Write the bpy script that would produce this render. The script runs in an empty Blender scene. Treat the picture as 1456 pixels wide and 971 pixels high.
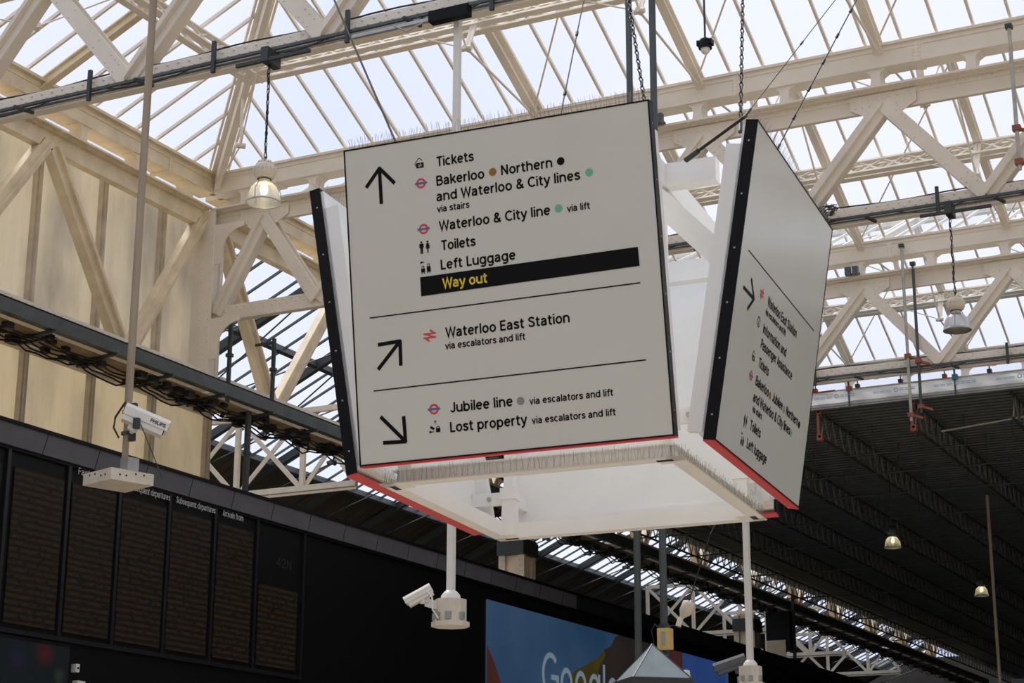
import bpy, math, random
from mathutils import Vector, Matrix
random.seed(7)
scene = bpy.context.scene
col = scene.collection
R = math.radians
PI = math.pi

# ------------------------------------------------------------------ camera
cam_d = bpy.data.cameras.new('camera')
cam = bpy.data.objects.new('camera', cam_d); col.objects.link(cam)
cam_d.sensor_width = 36.0; cam_d.lens = 64.54
cam_d.clip_start = 0.1; cam_d.clip_end = 2000
_p, _r, _y = 0.278453575, 0.00328422906, 0.468156913
fw = Vector((-math.sin(_y)*math.cos(_p), math.cos(_y)*math.cos(_p), math.sin(_p)))
rt = Vector((math.cos(_y), math.sin(_y), 0)); up = rt.cross(fw)
r2 = rt*math.cos(_r) + up*math.sin(_r); u2 = -rt*math.sin(_r) + up*math.cos(_r)
cam.matrix_world = Matrix(((r2.x, u2.x, -fw.x, 0), (r2.y, u2.y, -fw.y, 0), (r2.z, u2.z, -fw.z, 1.7), (0, 0, 0, 1)))
scene.camera = cam
scene.view_settings.view_transform = 'Standard'
scene.view_settings.look = 'None'
scene.view_settings.gamma = 1.0
scene.view_settings.use_curve_mapping = False
scene.view_settings.exposure = 0.0

# ------------------------------------------------------------------ sky
world = bpy.data.worlds.new('sky'); scene.world = world; world.use_nodes = True
wn, wl = world.node_tree.nodes, world.node_tree.links
wn.clear()
wo = wn.new('ShaderNodeOutputWorld'); wb = wn.new('ShaderNodeBackground')
tc = wn.new('ShaderNodeTexCoord'); wnoise = wn.new('ShaderNodeTexNoise'); wr = wn.new('ShaderNodeValToRGB')
wnoise.inputs['Scale'].default_value = 2.2; wnoise.inputs['Detail'].default_value = 4
wr.color_ramp.elements[0].position = 0.38; wr.color_ramp.elements[0].color = (0.66, 0.74, 0.97, 1)
wr.color_ramp.elements[1].position = 0.62; wr.color_ramp.elements[1].color = (0.83, 0.86, 0.96, 1)
wl.new(tc.outputs['Generated'], wnoise.inputs['Vector']); wl.new(wnoise.outputs['Fac'], wr.inputs['Fac'])
wl.new(wr.outputs['Color'], wb.inputs['Color']); wl.new(wb.outputs[0], wo.inputs[0])
wb.inputs['Strength'].default_value = 1.0
sun_d = bpy.data.lights.new('sun', 'SUN'); sun = bpy.data.objects.new('sun', sun_d); col.objects.link(sun)
sun_d.energy = 3.2; sun_d.angle = R(20); sun_d.color = (1.0, 0.93, 0.82)
sun.rotation_euler = Vector((.45, -.22, -.86)).to_track_quat('-Z', 'Y').to_euler()

# ------------------------------------------------------------------ materials
MATS = {}
def mat(name, color, rough=0.5, metal=0.0, spec=0.5, emit=None, estr=0.0, var=0.0, vscale=4.0, bump=0.0, stretch=None):
    m = bpy.data.materials.new(name); m.use_nodes = True
    nt = m.node_tree; b = nt.nodes['Principled BSDF']
    b.inputs['Base Color'].default_value = (*color, 1); b.inputs['Roughness'].default_value = rough
    b.inputs['Metallic'].default_value = metal; b.inputs['Specular IOR Level'].default_value = spec
    if emit: b.inputs['Emission Color'].default_value = (*emit, 1); b.inputs['Emission Strength'].default_value = estr
    if var:
        t = nt.nodes.new('ShaderNodeTexCoord'); mp = nt.nodes.new('ShaderNodeMapping'); n = nt.nodes.new('ShaderNodeTexNoise'); r = nt.nodes.new('ShaderNodeValToRGB')
        n.inputs['Scale'].default_value = vscale; n.inputs['Detail'].default_value = 6
        if stretch: mp.inputs['Scale'].default_value = stretch
        r.color_ramp.elements[0].position = 0.3; r.color_ramp.elements[1].position = 0.7
        r.color_ramp.elements[0].color = (*[c*(1-var) for c in color], 1); r.color_ramp.elements[1].color = (*[min(1, c*(1+var*.4)) for c in color], 1)
        nt.links.new(t.outputs['Object'], mp.inputs[0]); nt.links.new(mp.outputs[0], n.inputs['Vector'])
        nt.links.new(n.outputs['Fac'], r.inputs['Fac']); nt.links.new(r.outputs['Color'], b.inputs['Base Color'])
        if bump:
            bp = nt.nodes.new('ShaderNodeBump'); bp.inputs['Strength'].default_value = bump; bp.inputs['Distance'].default_value = .02
            nt.links.new(n.outputs['Fac'], bp.inputs['Height']); nt.links.new(bp.outputs[0], b.inputs['Normal'])
    MATS[name] = m
    return m
CREAM = mat('cream_paint', (.86, .79, .68), .5, var=.08, vscale=1.3)
CREAMD = mat('tan_cream_paint', (.82, .70, .50), .55, var=.18, vscale=2.5)  # darker, warmer cream with stronger random tone
WHITE = mat('white_powder_coat', (.86, .86, .84), .45, var=.04, vscale=2)
FACE = mat('sign_face', (.66, .675, .62), .13, spec=.4, var=.03, vscale=1.2)
BLACK = mat('black_trim', (.006, .006, .007), .45, spec=.15)
INK = mat('black_print', (.006, .006, .007), .55, spec=.12)
RED = mat('red_trim', (.62, .025, .03), .4)
REDI = mat('red_print', (.66, .06, .05), .5)
BLUEI = mat('blue_print', (.10, .13, .36), .5)
YELI = mat('yellow_print', (.80, .60, .04), .5)
BROWNI = mat('brown_print', (.32, .13, .015), .5)
GREENI = mat('teal_print', (.16, .46, .33), .5)
GREYI = mat('grey_print', (.25, .26, .26), .5)
STEEL = mat('galvanised_steel', (.085, .10, .10), .42, metal=.3, var=.25, vscale=3)
STEELL = mat('light_galvanised_steel', (.46, .47, .46), .4, metal=.5, var=.2, vscale=4)
DARK = mat('dark_painted_steel', (.035, .045, .045), .5)
CABLE = mat('black_cable', (.012, .012, .012), .6)
CHAIN = mat('dark_chain', (.03, .03, .028), .5, metal=.5)
RUSTY = mat('old_brown_pole_paint', (.40, .32, .23), .6, var=.25, vscale=6, stretch=(1, 1, .15))
MULL = mat('grey_mullion', (.60, .54, .44), .55, var=.2, vscale=3)
BOARD = mat('board_black', (.0045, .0045, .0055), .45, spec=.18)
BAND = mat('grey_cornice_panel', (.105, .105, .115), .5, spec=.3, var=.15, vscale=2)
ORANGE = mat('orange_coupler', (.30, .09, .05), .6)
BLUEC = mat('blue_coupler', (.08, .22, .30), .6)
MOSS = mat('mossy_steel', (.05, .055, .035), .8, var=.5, vscale=5)
TUBE = mat('scaffold_tube', (.50, .49, .44), .45, metal=.15, var=.3, vscale=5)
TUBED = mat('shade_darkened_tube', (.38, .37, .33), .5, metal=.1, var=.4, vscale=2)  # scaffold tube coloured darker to put deck shade into the lattice
CONC = mat('concourse_floor', (.44, .37, .28), .4, var=.1, vscale=.6)
BRICK = mat('unseen_wall_brick', (.16, .12, .09), .8, var=.2, vscale=2)  # for the unseen walls that hold back sky light
DARKGND = mat('dark_unseen_ground', (.035, .032, .030), .9, var=.3, vscale=3)  # dark colour chosen to cut floor bounce beneath the deck
BROWN = mat('brown_boarding', (.055, .047, .034), .7, var=.3, vscale=2)
DECK = mat('corrugated_deck', (.105, .118, .118), .45, metal=.2, var=.2, vscale=2)
YBOX = mat('yellow_box_plastic', (.70, .48, .16), .5, var=.1, vscale=8)
LEAD = mat('pyramid_glazing', (.30, .36, .36), .25, var=.12, vscale=5)
PLASW = mat('camera_white_plastic', (.82, .79, .72), .4, var=.06, vscale=6)
CREAMB = mat('cream_box_paint', (.74, .67, .54), .5, var=.12, vscale=5)
SPIKE = mat('spike_wire', (.38, .37, .35), .4, metal=.6)
WOOD = mat('walkway_underside_boards', (.34, .24, .13), .7, var=.35, vscale=3)
BULB = mat('lit_bulb', (1, .95, .8), .4, emit=(1, .86, .55), estr=14.0)
ALU = mat('spun_aluminium', (.55, .54, .52), .28, metal=.85)
LENS = mat('camera_lens_glass', (.01, .01, .012), .1)
PRINTB = mat('pale_blue_print', (.30, .48, .66), .6)
LETW = mat('board_lettering', (.62, .64, .64), .5)
LETD = mat('dim_board_lettering', (.035, .037, .037), .5)

def nodes_mat(name):
    m = bpy.data.materials.new(name); m.use_nodes = True; m.node_tree.nodes.clear()
    return m, m.node_tree.nodes, m.node_tree.links
def make_glass(name, tint, transp, trans_col):
    m, n, l = nodes_mat(name)
    o = n.new('ShaderNodeOutputMaterial'); t = n.new('ShaderNodeBsdfTransparent'); d = n.new('ShaderNodeBsdfTranslucent'); x = n.new('ShaderNodeMixShader')
    t.inputs[0].default_value = (*tint, 1); d.inputs[0].default_value = (*trans_col, 1); x.inputs[0].default_value = 1-transp
    l.new(t.outputs[0], x.inputs[1]); l.new(d.outputs[0], x.inputs[2]); l.new(x.outputs[0], o.inputs[0])
    MATS[name] = m
    return m
GLASS = make_glass('roof_glazing', (.97, .98, 1.0), .85, (.9, .92, .95))
def make_wallsheet(name, c0, c1):
    m, n, l = nodes_mat(name)
    o = n.new('ShaderNodeOutputMaterial'); d = n.new('ShaderNodeBsdfDiffuse'); t = n.new('ShaderNodeBsdfTranslucent'); x = n.new('ShaderNodeMixShader'); x.inputs[0].default_value = .42
    tcn = n.new('ShaderNodeTexCoord'); mp = n.new('ShaderNodeMapping'); ns = n.new('ShaderNodeTexNoise'); r = n.new('ShaderNodeValToRGB')
    mp.inputs['Scale'].default_value = (1, .8, .3); ns.inputs['Scale'].default_value = 1.0; ns.inputs['Detail'].default_value = 5
    r.color_ramp.elements[0].position = .34; r.color_ramp.elements[0].color = (*c0, 1)
    r.color_ramp.elements[1].position = .58; r.color_ramp.elements[1].color = (*c1, 1)
    l.new(tcn.outputs['Object'], mp.inputs[0]); l.new(mp.outputs[0], ns.inputs['Vector']); l.new(ns.outputs['Fac'], r.inputs['Fac'])
    l.new(r.outputs[0], d.inputs[0]); l.new(r.outputs[0], t.inputs[0])
    l.new(d.outputs[0], x.inputs[1]); l.new(t.outputs[0], x.inputs[2]); l.new(x.outputs[0], o.inputs[0])
    return m
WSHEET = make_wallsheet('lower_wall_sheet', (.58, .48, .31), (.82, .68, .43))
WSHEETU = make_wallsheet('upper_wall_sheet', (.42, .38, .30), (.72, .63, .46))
def make_sheeting():
    m, n, l = nodes_mat('white_debris_sheet')
    o = n.new('ShaderNodeOutputMaterial'); d = n.new('ShaderNodeBsdfDiffuse'); t = n.new('ShaderNodeBsdfTranslucent'); x = n.new('ShaderNodeMixShader'); x.inputs[0].default_value = .62
    d.inputs[0].default_value = (.92, .91, .90, 1); t.inputs[0].default_value = (.95, .94, .92, 1)
    l.new(d.outputs[0], x.inputs[1]); l.new(t.outputs[0], x.inputs[2]); l.new(x.outputs[0], o.inputs[0])
    return m
SHEET = make_sheeting()
def make_bell():
    m, n, l = nodes_mat('prismatic_lamp_glass')
    o = n.new('ShaderNodeOutputMaterial'); g = n.new('ShaderNodeBsdfGlossy'); t = n.new('ShaderNodeBsdfTransparent'); tr = n.new('ShaderNodeBsdfTranslucent'); x = n.new('ShaderNodeMixShader'); y = n.new('ShaderNodeMixShader')
    g.inputs['Roughness'].default_value = .25; g.inputs['Color'].default_value = (.75, .72, .66, 1); t.inputs[0].default_value = (.85, .83, .76, 1); tr.inputs[0].default_value = (.8, .76, .64, 1)
    x.inputs[0].default_value = .72; y.inputs[0].default_value = .5
    l.new(t.outputs[0], x.inputs[1]); l.new(tr.outputs[0], x.inputs[2]); l.new(x.outputs[0], y.inputs[1]); l.new(g.outputs[0], y.inputs[2]); l.new(y.outputs[0], o.inputs[0])
    return m
BELL = make_bell()
def make_led():
    # rows of dim amber characters on a dark dot-matrix panel
    m, n, l = nodes_mat('dim_amber_led_rows')
    o = n.new('ShaderNodeOutputMaterial'); p = n.new('ShaderNodeBsdfPrincipled'); t = n.new('ShaderNodeTexCoord'); s = n.new('ShaderNodeSeparateXYZ')
    p.inputs['Base Color'].default_value = (.010, .010, .009, 1); p.inputs['Roughness'].default_value = .4; p.inputs['Specular IOR Level'].default_value = .15
    def mth(op, a, b=None):
        k = n.new('ShaderNodeMath'); k.operation = op
        for i, v in enumerate((a, b)):
            if v is None: continue
            if isinstance(v, (int, float)): k.inputs[i].default_value = v
            else: l.new(v, k.inputs[i])
        return k.outputs[0]
    l.new(t.outputs['Object'], s.inputs[0])
    row = mth('MULTIPLY', s.outputs['Z'], 9.0)
    fr = mth('FRACT', row); band = mth('LESS_THAN', fr, .55)
    mp = n.new('ShaderNodeMapping'); mp.inputs['Scale'].default_value = (1, 5.0, 9.0); ns = n.new('ShaderNodeTexNoise'); ns.inputs['Scale'].default_value = 1.6; ns.inputs['Detail'].default_value = 3
    l.new(t.outputs['Object'], mp.inputs[0]); l.new(mp.outputs[0], ns.inputs['Vector'])
    k = mth('GREATER_THAN', ns.outputs['Fac'], .42)
    e = mth('MULTIPLY', band, k); e2 = mth('MULTIPLY', e, ns.outputs['Fac'])
    mx = n.new('ShaderNodeMix'); mx.data_type = 'RGBA'; mx.inputs['A'].default_value = (.0012, .0014, .0008, 1); mx.inputs['B'].default_value = (.021, .0095, .002, 1)
    l.new(e2, mx.inputs['Factor']); l.new(mx.outputs['Result'], p.inputs['Emission Color']); p.inputs['Emission Strength'].default_value = 1.0
    l.new(p.outputs[0], o.inputs[0])
    return m
LED = make_led()
def screen_mat(name, c0, c1, strength=1.0, scale=3.0, pos=(.3, .7)):
    m, n, l = nodes_mat(name)
    o = n.new('ShaderNodeOutputMaterial'); p = n.new('ShaderNodeBsdfPrincipled'); t = n.new('ShaderNodeTexCoord'); ns = n.new('ShaderNodeTexNoise'); r = n.new('ShaderNodeValToRGB')
    ns.inputs['Scale'].default_value = scale; r.color_ramp.elements[0].position = pos[0]; r.color_ramp.elements[1].position = pos[1]
    r.color_ramp.elements[0].color = (*c0, 1); r.color_ramp.elements[1].color = (*c1, 1)
    p.inputs['Base Color'].default_value = (.01, .01, .012, 1); p.inputs['Roughness'].default_value = .35; p.inputs['Specular IOR Level'].default_value = .15
    l.new(t.outputs['Object'], ns.inputs['Vector']); l.new(ns.outputs['Fac'], r.inputs['Fac']); l.new(r.outputs[0], p.inputs['Emission Color'])
    p.inputs['Emission Strength'].default_value = strength; l.new(p.outputs[0], o.inputs[0])
    return m
SBLUE = screen_mat('screen_blue_image', (.012, .035, .075), (.032, .062, .115), 1.0, .25)
SBLUE2 = screen_mat('screen_deep_blue_image', (.012, .030, .11), (.018, .045, .15), 1.0, .3)
SDARK = screen_mat('screen_dark_hill_image', (.012, .010, .011), (.022, .016, .012), 1.0, .5)
SGREEN = screen_mat('screen_olive_image', (.022, .019, .004), (.045, .036, .007), 1.0, .8)
SRED = screen_mat('screen_maroon_image', (.035, .011, .010), (.05, .016, .013), 1.0, .5)
SWHITE = mat('screen_white_letters', (.05, .05, .05), .5, emit=(.13, .17, .20), estr=1.0)
def info_mat():
    m, n, l = nodes_mat('information_screen_image')
    o = n.new('ShaderNodeOutputMaterial'); p = n.new('ShaderNodeBsdfPrincipled'); t = n.new('ShaderNodeTexCoord')
    p.inputs['Base Color'].default_value = (.008, .008, .01, 1); p.inputs['Roughness'].default_value = .4; p.inputs['Specular IOR Level'].default_value = .12
    prev = (.004, .006, .0065, 1)
    for (y, z, rad, c) in ((.22, 1.05, .32, (.034, .005, .005, 1)), (-.45, .9, .30, (.007, .007, .020, 1)), (.62, .7, .2, (.012, .022, .014, 1))):
        d = n.new('ShaderNodeVectorMath'); d.operation = 'DISTANCE'; d.inputs[1].default_value = (-.1, y, z); l.new(t.outputs['Object'], d.inputs[0])
        r = n.new('ShaderNodeMapRange'); r.interpolation_type = 'SMOOTHSTEP'; r.inputs['From Min'].default_value = rad; r.inputs['From Max'].default_value = rad*.0; l.new(d.outputs['Value'], r.inputs['Value'])
        x = n.new('ShaderNodeMix'); x.data_type = 'RGBA'; x.inputs['B'].default_value = c
        if isinstance(prev, tuple): x.inputs['A'].default_value = prev
        else: l.new(prev, x.inputs['A'])
        l.new(r.outputs['Result'], x.inputs['Factor']); prev = x.outputs['Result']
    l.new(prev, p.inputs['Emission Color']); p.inputs['Emission Strength'].default_value = 1.0; l.new(p.outputs[0], o.inputs[0])
    return m
SINFO = info_mat()

# ------------------------------------------------------------------ mesh helper
class MB:
    def __init__(s): s.v = []; s.f = []; s.sm = []
    def add(s, vs, fs, smooth=False):
        b = len(s.v); s.v += [tuple(v) for v in vs]
        for f in fs: s.f.append([b+i for i in f]); s.sm.append(smooth)
        return s
    def box(s, x0, x1, y0, y1, z0, z1):
        vs = [(x, y, z) for z in (z0, z1) for y in (y0, y1) for x in (x0, x1)]
        return s.add(vs, [(0, 2, 3, 1), (4, 5, 7, 6), (0, 1, 5, 4), (2, 6, 7, 3), (0, 4, 6, 2), (1, 3, 7, 5)])
    def bar(s, p, q, w, h, upv=(0, 0, 1)):
        p, q = Vector(p), Vector(q); d = (q-p).normalized(); u = Vector(upv)
        if abs(d.dot(u)) > .98: u = Vector((1, 0, 0))
        sd = d.cross(u).normalized(); u = sd.cross(d)
        vs = []
        for c in (p, q):
            for a, b in ((-1, -1), (1, -1), (1, 1), (-1, 1)): vs.append(c + sd*a*w/2 + u*b*h/2)
        return s.add(vs, [(3, 2, 1, 0), (4, 5, 6, 7), (0, 1, 5, 4), (1, 2, 6, 5), (2, 3, 7, 6), (3, 0, 4, 7)])
    def tube(s, p, q, r, n=8, r1=None):
        p, q = Vector(p), Vector(q); d = (q-p).normalized(); a = d.orthogonal().normalized(); b = d.cross(a); r1 = r if r1 is None else r1
        vs = [c + (a*math.cos(2*PI*i/n) + b*math.sin(2*PI*i/n))*rr for c, rr in ((p, r), (q, r1)) for i in range(n)]
        s.add(vs, [(i, (i+1) % n, n+(i+1) % n, n+i) for i in range(n)], True)
        return s.add(vs, [tuple(range(n-1, -1, -1)), tuple(range(n, 2*n))])
    def path(s, pts, r, n=6):
        pts = [Vector(p) for p in pts]; rings = []
        for i, p in enumerate(pts):
            d = (pts[min(i+1, len(pts)-1)] - pts[max(i-1, 0)]).normalized()
            a = d.cross(Vector((0.13, 0.37, .92))).normalized(); b = d.cross(a)
            rings += [p + (a*math.cos(2*PI*k/n) + b*math.sin(2*PI*k/n))*r for k in range(n)]
        fs = [(i*n+k, i*n+(k+1) % n, (i+1)*n+(k+1) % n, (i+1)*n+k) for i in range(len(pts)-1) for k in range(n)]
        s.add(rings, fs, True)
        return s.add(rings, [tuple(range(n-1, -1, -1)), tuple(range(len(rings)-n, len(rings)))])
    def lathe(s, o, prof, n=24, M=None, cap=False):
        o = Vector(o); vs = []
        for r, z in prof:
            for i in range(n):
                w = Vector((r*math.cos(2*PI*i/n), r*math.sin(2*PI*i/n), z)); vs.append(o + (M @ w if M else w))
        m = len(prof)
        s.add(vs, [(j*n+i, j*n+(i+1) % n, (j+1)*n+(i+1) % n, (j+1)*n+i) for j in range(m-1) for i in range(n)], True)
        if cap: s.add(vs, [tuple(range(n-1, -1, -1)), tuple(range((m-1)*n, m*n))])
        return s
    def prism(s, poly, o, ax, ay, dep):
        o, ax, ay, dep = Vector(o), Vector(ax), Vector(ay), Vector(dep); n = len(poly)
        a = [o + ax*x + ay*y for x, y in poly]; vs = a + [p+dep for p in a]
        return s.add(vs, [tuple(range(n-1, -1, -1)), tuple(range(n, 2*n))] + [(i, (i+1) % n, n+(i+1) % n, n+i) for i in range(n)])
    def quad(s, *pts): return s.add(pts, [tuple(range(len(pts)))])
    def rivet(s, p, nrm, r=.022):
        p, nv = Vector(p), Vector(nrm).normalized(); a = nv.orthogonal().normalized(); b = nv.cross(a); n = 6
        vs = [p + (a*math.cos(2*PI*i/n) + b*math.sin(2*PI*i/n))*r for i in range(n)] + [p + (a*math.cos(2*PI*i/n) + b*math.sin(2*PI*i/n))*r*.7 + nv*r*.6 for i in range(n)]
        return s.add(vs, [(i, (i+1) % n, n+(i+1) % n, n+i) for i in range(n)] + [tuple(range(n, 2*n))], True)
    def build(s, name, m, parent=None, off=None):
        me = bpy.data.meshes.new(name)
        o3 = Vector((0, 0, 0)) if off is None else Vector(off)
        me.from_pydata([(v[0]-o3.x, v[1]-o3.y, v[2]-o3.z) for v in s.v], [], s.f)
        me.polygons.foreach_set('use_smooth', s.sm); me.materials.append(m); me.update()
        o = bpy.data.objects.new(name, me); col.objects.link(o)
        if parent: o.parent = parent
        elif off is not None: o.location = o3
        return o

def tag(o, label=None, cat=None, group=None, kind=None):
    if label: o['label'] = label
    if cat: o['category'] = cat
    if group: o['group'] = group
    if kind: o['kind'] = kind
    return o
def empty(name, loc, label=None, cat=None, group=None, kind=None):
    o = bpy.data.objects.new(name, None); col.objects.link(o); o.location = loc; o.empty_display_size = .2
    return tag(o, label, cat, group, kind)
def copy_tree(o, parent=None):
    c = o.copy(); col.objects.link(c)
    if parent: c.parent = parent
    for ch in list(o.children):
        copy_tree(ch, c)
    return c
# even-weight station lettering drawn as strokes (cap height 1, x-height .74)
def _E(cx_, cy_, rx, ry, a0, a1, n=18):
    return [(cx_+rx*math.cos(R(a0+(a1-a0)*t/n)), cy_+ry*math.sin(R(a0+(a1-a0)*t/n))) for t in range(n+1)]
def _glyphs():
    O_ = lambda x: _E(x, .37, .23, .305, 90, 450, 26)
    stem = lambda x, a, b: [(x, a), (x, b)]
    g = {}
    g['a'] = (.60, [_E(.275, .49, .185, .185, 165, 0, 10) + [(.46, 0)], [(.46, .43), (.28, .405), (.13, .35), (.08, .22), (.11, .11), (.22, .065), (.34, .09), (.46, .21)]])
    g['b'] = (.66, [stem(.09, 0, 1), O_(.33)]); g['d'] = (.66, [stem(.55, 0, 1), O_(.31)])
    g['c'] = (.58, [_E(.31, .37, .23, .305, 48, 312)]); g['e'] = (.62, [[(.08, .385), (.53, .385)], _E(.31, .37, .225, .305, 3, 318, 22)])
    g['f'] = (.40, [[(.19, 0), (.19, .76), (.22, .87), (.30, .93), (.41, .93)], [(.03, .675), (.39, .675)]])
    g['g'] = (.66, [O_(.31), [(.55, .74), (.55, -.02), (.51, -.14), (.42, -.21), (.28, -.22), (.12, -.17)]])
    arch = _E(.31, .45, .22, .225, 180, 0, 12)
    g['h'] = (.64, [stem(.09, 0, 1), arch + [(.53, 0)]]); g['n'] = (.64, [stem(.09, 0, .74), arch + [(.53, 0)]])
    g['m'] = (.96, [stem(.09, 0, .74), _E(.28, .47, .19, .205, 180, 0, 12) + [(.47, 0)], _E(.66, .47, .19, .205, 180, 0, 12) + [(.85, 0)]])
    g['i'] = (.20, [stem(.10, 0, .74), stem(.10, .87, 1.01)]); g['l'] = (.20, [stem(.10, 0, 1)])
    g['k'] = (.55, [stem(.09, 0, 1), [(.11, .27), (.48, .74)], [(.24, .42), (.52, 0)]]); g['o'] = (.64, [O_(.32)])
    g['p'] = (.66, [stem(.09, -.25, .74), O_(.33)]); g['r'] = (.40, [stem(.09, 0, .74), _E(.33, .42, .24, .25, 180, 85, 8)])
    g['s'] = (.54, [[(.45, .55), (.41, .635), (.28, .675), (.14, .635), (.09, .54), (.15, .45), (.28, .385), (.41, .31), (.46, .205), (.40, .105), (.27, .065), (.12, .105), (.07, .20)]])
    g['t'] = (.42, [[(.17, .93), (.17, .19), (.20, .10), (.28, .065), (.38, .07)], [(.02, .675), (.38, .675)]])
    g['u'] = (.62, [[(.09, .74)] + _E(.31, .29, .22, .225, 180, 360, 12), stem(.53, 0, .74)])
    g['v'] = (.55, [[(.04, .74), (.275, .06), (.51, .74)]]); g['y'] = (.56, [[(.04, .74), (.29, .05)], [(.53, .74), (.26, -.09), (.20, -.18), (.13, -.215), (.04, -.21)]])
    g['q'] = (.66, [stem(.55, -.25, .74), O_(.31)])
    g['T'] = (.60, [stem(.30, 0, 1), [(.01, .93), (.59, .93)]])
    g['B'] = (.66, [stem(.10, 0, 1), [(.10, .93)] + _E(.34, .735, .19, .195, 90, -90, 10) + [(.10, .54)], [(.10, .54)] + _E(.36, .305, .22, .235, 90, -90, 10) + [(.10, .07)]])
    g['N'] = (.72, [stem(.10, 0, 1), [(.10, .96), (.60, .04)], stem(.60, 0, 1)]); g['W'] = (.94, [[(.04, 1), (.25, .05), (.47, .95), (.69, .05), (.90, 1)]])
    g['C'] = (.72, [_E(.41, .5, .33, .435, 46, 314, 24)]); g['L'] = (.52, [[(.10, 1), (.10, .07), (.50, .07)]])
    g['E'] = (.58, [stem(.10, 0, 1), [(.10, .93), (.54, .93)], [(.10, .52), (.49, .52)], [(.10, .07), (.54, .07)]])
    g['F'] = (.54, [stem(.10, 0, 1), [(.10, .93), (.52, .93)], [(.10, .50), (.47, .50)]])
    g['S'] = (.64, [[(.53, .76), (.46, .885), (.31, .93), (.16, .885), (.09, .76), (.14, .63), (.31, .53), (.48, .43), (.55, .28), (.49, .125), (.32, .07), (.14, .12), (.07, .26)]])
    g['J'] = (.52, [[(.41, 1)] + _E(.24, .27, .17, .20, 0, -165, 10)]); g['I'] = (.22, [stem(.11, 0, 1)])
    g['P'] = (.61, [stem(.10, 0, 1), [(.10, .93)] + _E(.34, .68, .21, .25, 90, -90, 10) + [(.10, .43)]])
    g['A'] = (.64, [[(.03, 0), (.32, .96), (.61, 0)], [(.13, .30), (.51, .30)]]); g['H'] = (.70, [stem(.10, 0, 1), stem(.60, 0, 1), [(.10, .52), (.60, .52)]])
    g['G'] = (.80, [_E(.42, .5, .34, .435, 44, 345, 24) + [(.745, .45), (.45, .45)]])
    g['&'] = (.72, [[(.66, .02), (.22, .62), (.18, .76), (.23, .885), (.34, .93), (.44, .885), (.47, .77), (.41, .66), (.15, .43), (.09, .27), (.13, .13), (.27, .065), (.43, .11), (.56, .26), (.61, .44)]])
    g['4'] = (.62, [[(.43, 0), (.43, .97), (.06, .28), (.59, .28)]]); g['2'] = (.60, [[(.09, .72), (.15, .87), (.30, .93), (.44, .87), (.50, .73), (.44, .58), (.10, .07), (.54, .07)]])
    g['?'] = (.56, [[(.08, .74), (.14, .88), (.28, .93), (.42, .88), (.48, .74), (.42, .60), (.28, .46), (.28, .29)], stem(.28, 0, .14)])
    g[' '] = (.27, [])
    return g
GLY = _glyphs()
def text_mesh(name, body, m, parent, mtx, cap, width=None, wscale=1.0, bold=0.0, weight=.178):
    b = MB(); pen = 0.0; polys = []
    for ch in body:
        adv, sts = GLY[ch]
        for st in sts: polys.append([(pen+x, y) for x, y in st])
        pen += adv + .045
    xs = [x for p in polys for x, y in p]; x0 = min(xs)-weight/2; x1 = max(xs)+weight/2
    sx = width/(x1-x0) if width else cap*wscale
    wx = weight*cap/2
    for p in polys:
        q = [Vector(((x-x0)*sx, y*cap, 0)) for x, y in p]; n = len(q); L_, R__ = [], []
        for i in range(n):
            d0 = (q[i]-q[i-1]).normalized() if i else (q[1]-q[0]).normalized()
            d1 = (q[i+1]-q[i]).normalized() if i < n-1 else d0
            if i == 0: d0 = d1
            t = (d0+d1); t = t.normalized() if t.length > 1e-6 else d0
            nn = Vector((-t.y, t.x, 0)); c = max(.38, nn.dot(Vector((-d1.y, d1.x, 0))))
            L_.append(q[i]+nn*wx/c); R__.append(q[i]-nn*wx/c)
        b.add(R__+L_, [(i, i+1, n+i+1, n+i) for i in range(n-1)])
    o = b.build(name, m)
    o.parent = parent; o.matrix_local = mtx
    return o

# ================================================================== SETTING
Z = Vector((0, 0, 1))
T = [20.3, 30.95, 41.7, 52.4]          # the transverse roof girders
XL = -23.1                             # the girder line along the concourse side
EAVE, RISE, HALF = 16.3, 2.495, 5.35
TANP = RISE/HALF

tag(MB().box(-70, 70, -60, 43, -.3, 0).build('floor', CONC), kind='structure')
tag(MB().box(-70, 70, 43, 140, -.9, -.6).build('added_dark_ground', DARKGND), kind='structure')  # added unseen dark ground, keeps bounce light off the deck underside

# ---- left wall: translucent sheets in a grid of mullions
wl_root = empty('wall_left', (-23.75, 20, 3), kind='structure'); O = wl_root.location
b = MB(); b2 = MB()
n = 260
for i in range(n):
    y0, y1 = 8 + (32.15-8)*i/n, 8 + (32.15-8)*(i+1)/n
    x0, x1 = -23.80 + .008*math.sin(i*2.0), -23.80 + .008*math.sin((i+1)*2.0)
    b.quad((x0, y0, 3), (x1, y1, 3), (x1, y1, 11.25), (x0, y0, 11.25)); b2.quad((x0, y0, 11.25), (x1, y1, 11.25), (x1, y1, 15.6), (x0, y0, 15.6))
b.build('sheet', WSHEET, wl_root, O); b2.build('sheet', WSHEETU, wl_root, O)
for i in range(12):
    y = 32.05 - 1.98*i
    MB().box(-23.78, -23.66, y-.065, y+.065, 3, 15.6).box(-23.66, -23.60, y-.03, y+.03, 3, 15.6).build('mullion', MULL, wl_root, O)
MB().box(-23.78, -23.62, 8, 32.1, 11.2, 11.3).build('transom', MULL, wl_root, O)

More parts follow.
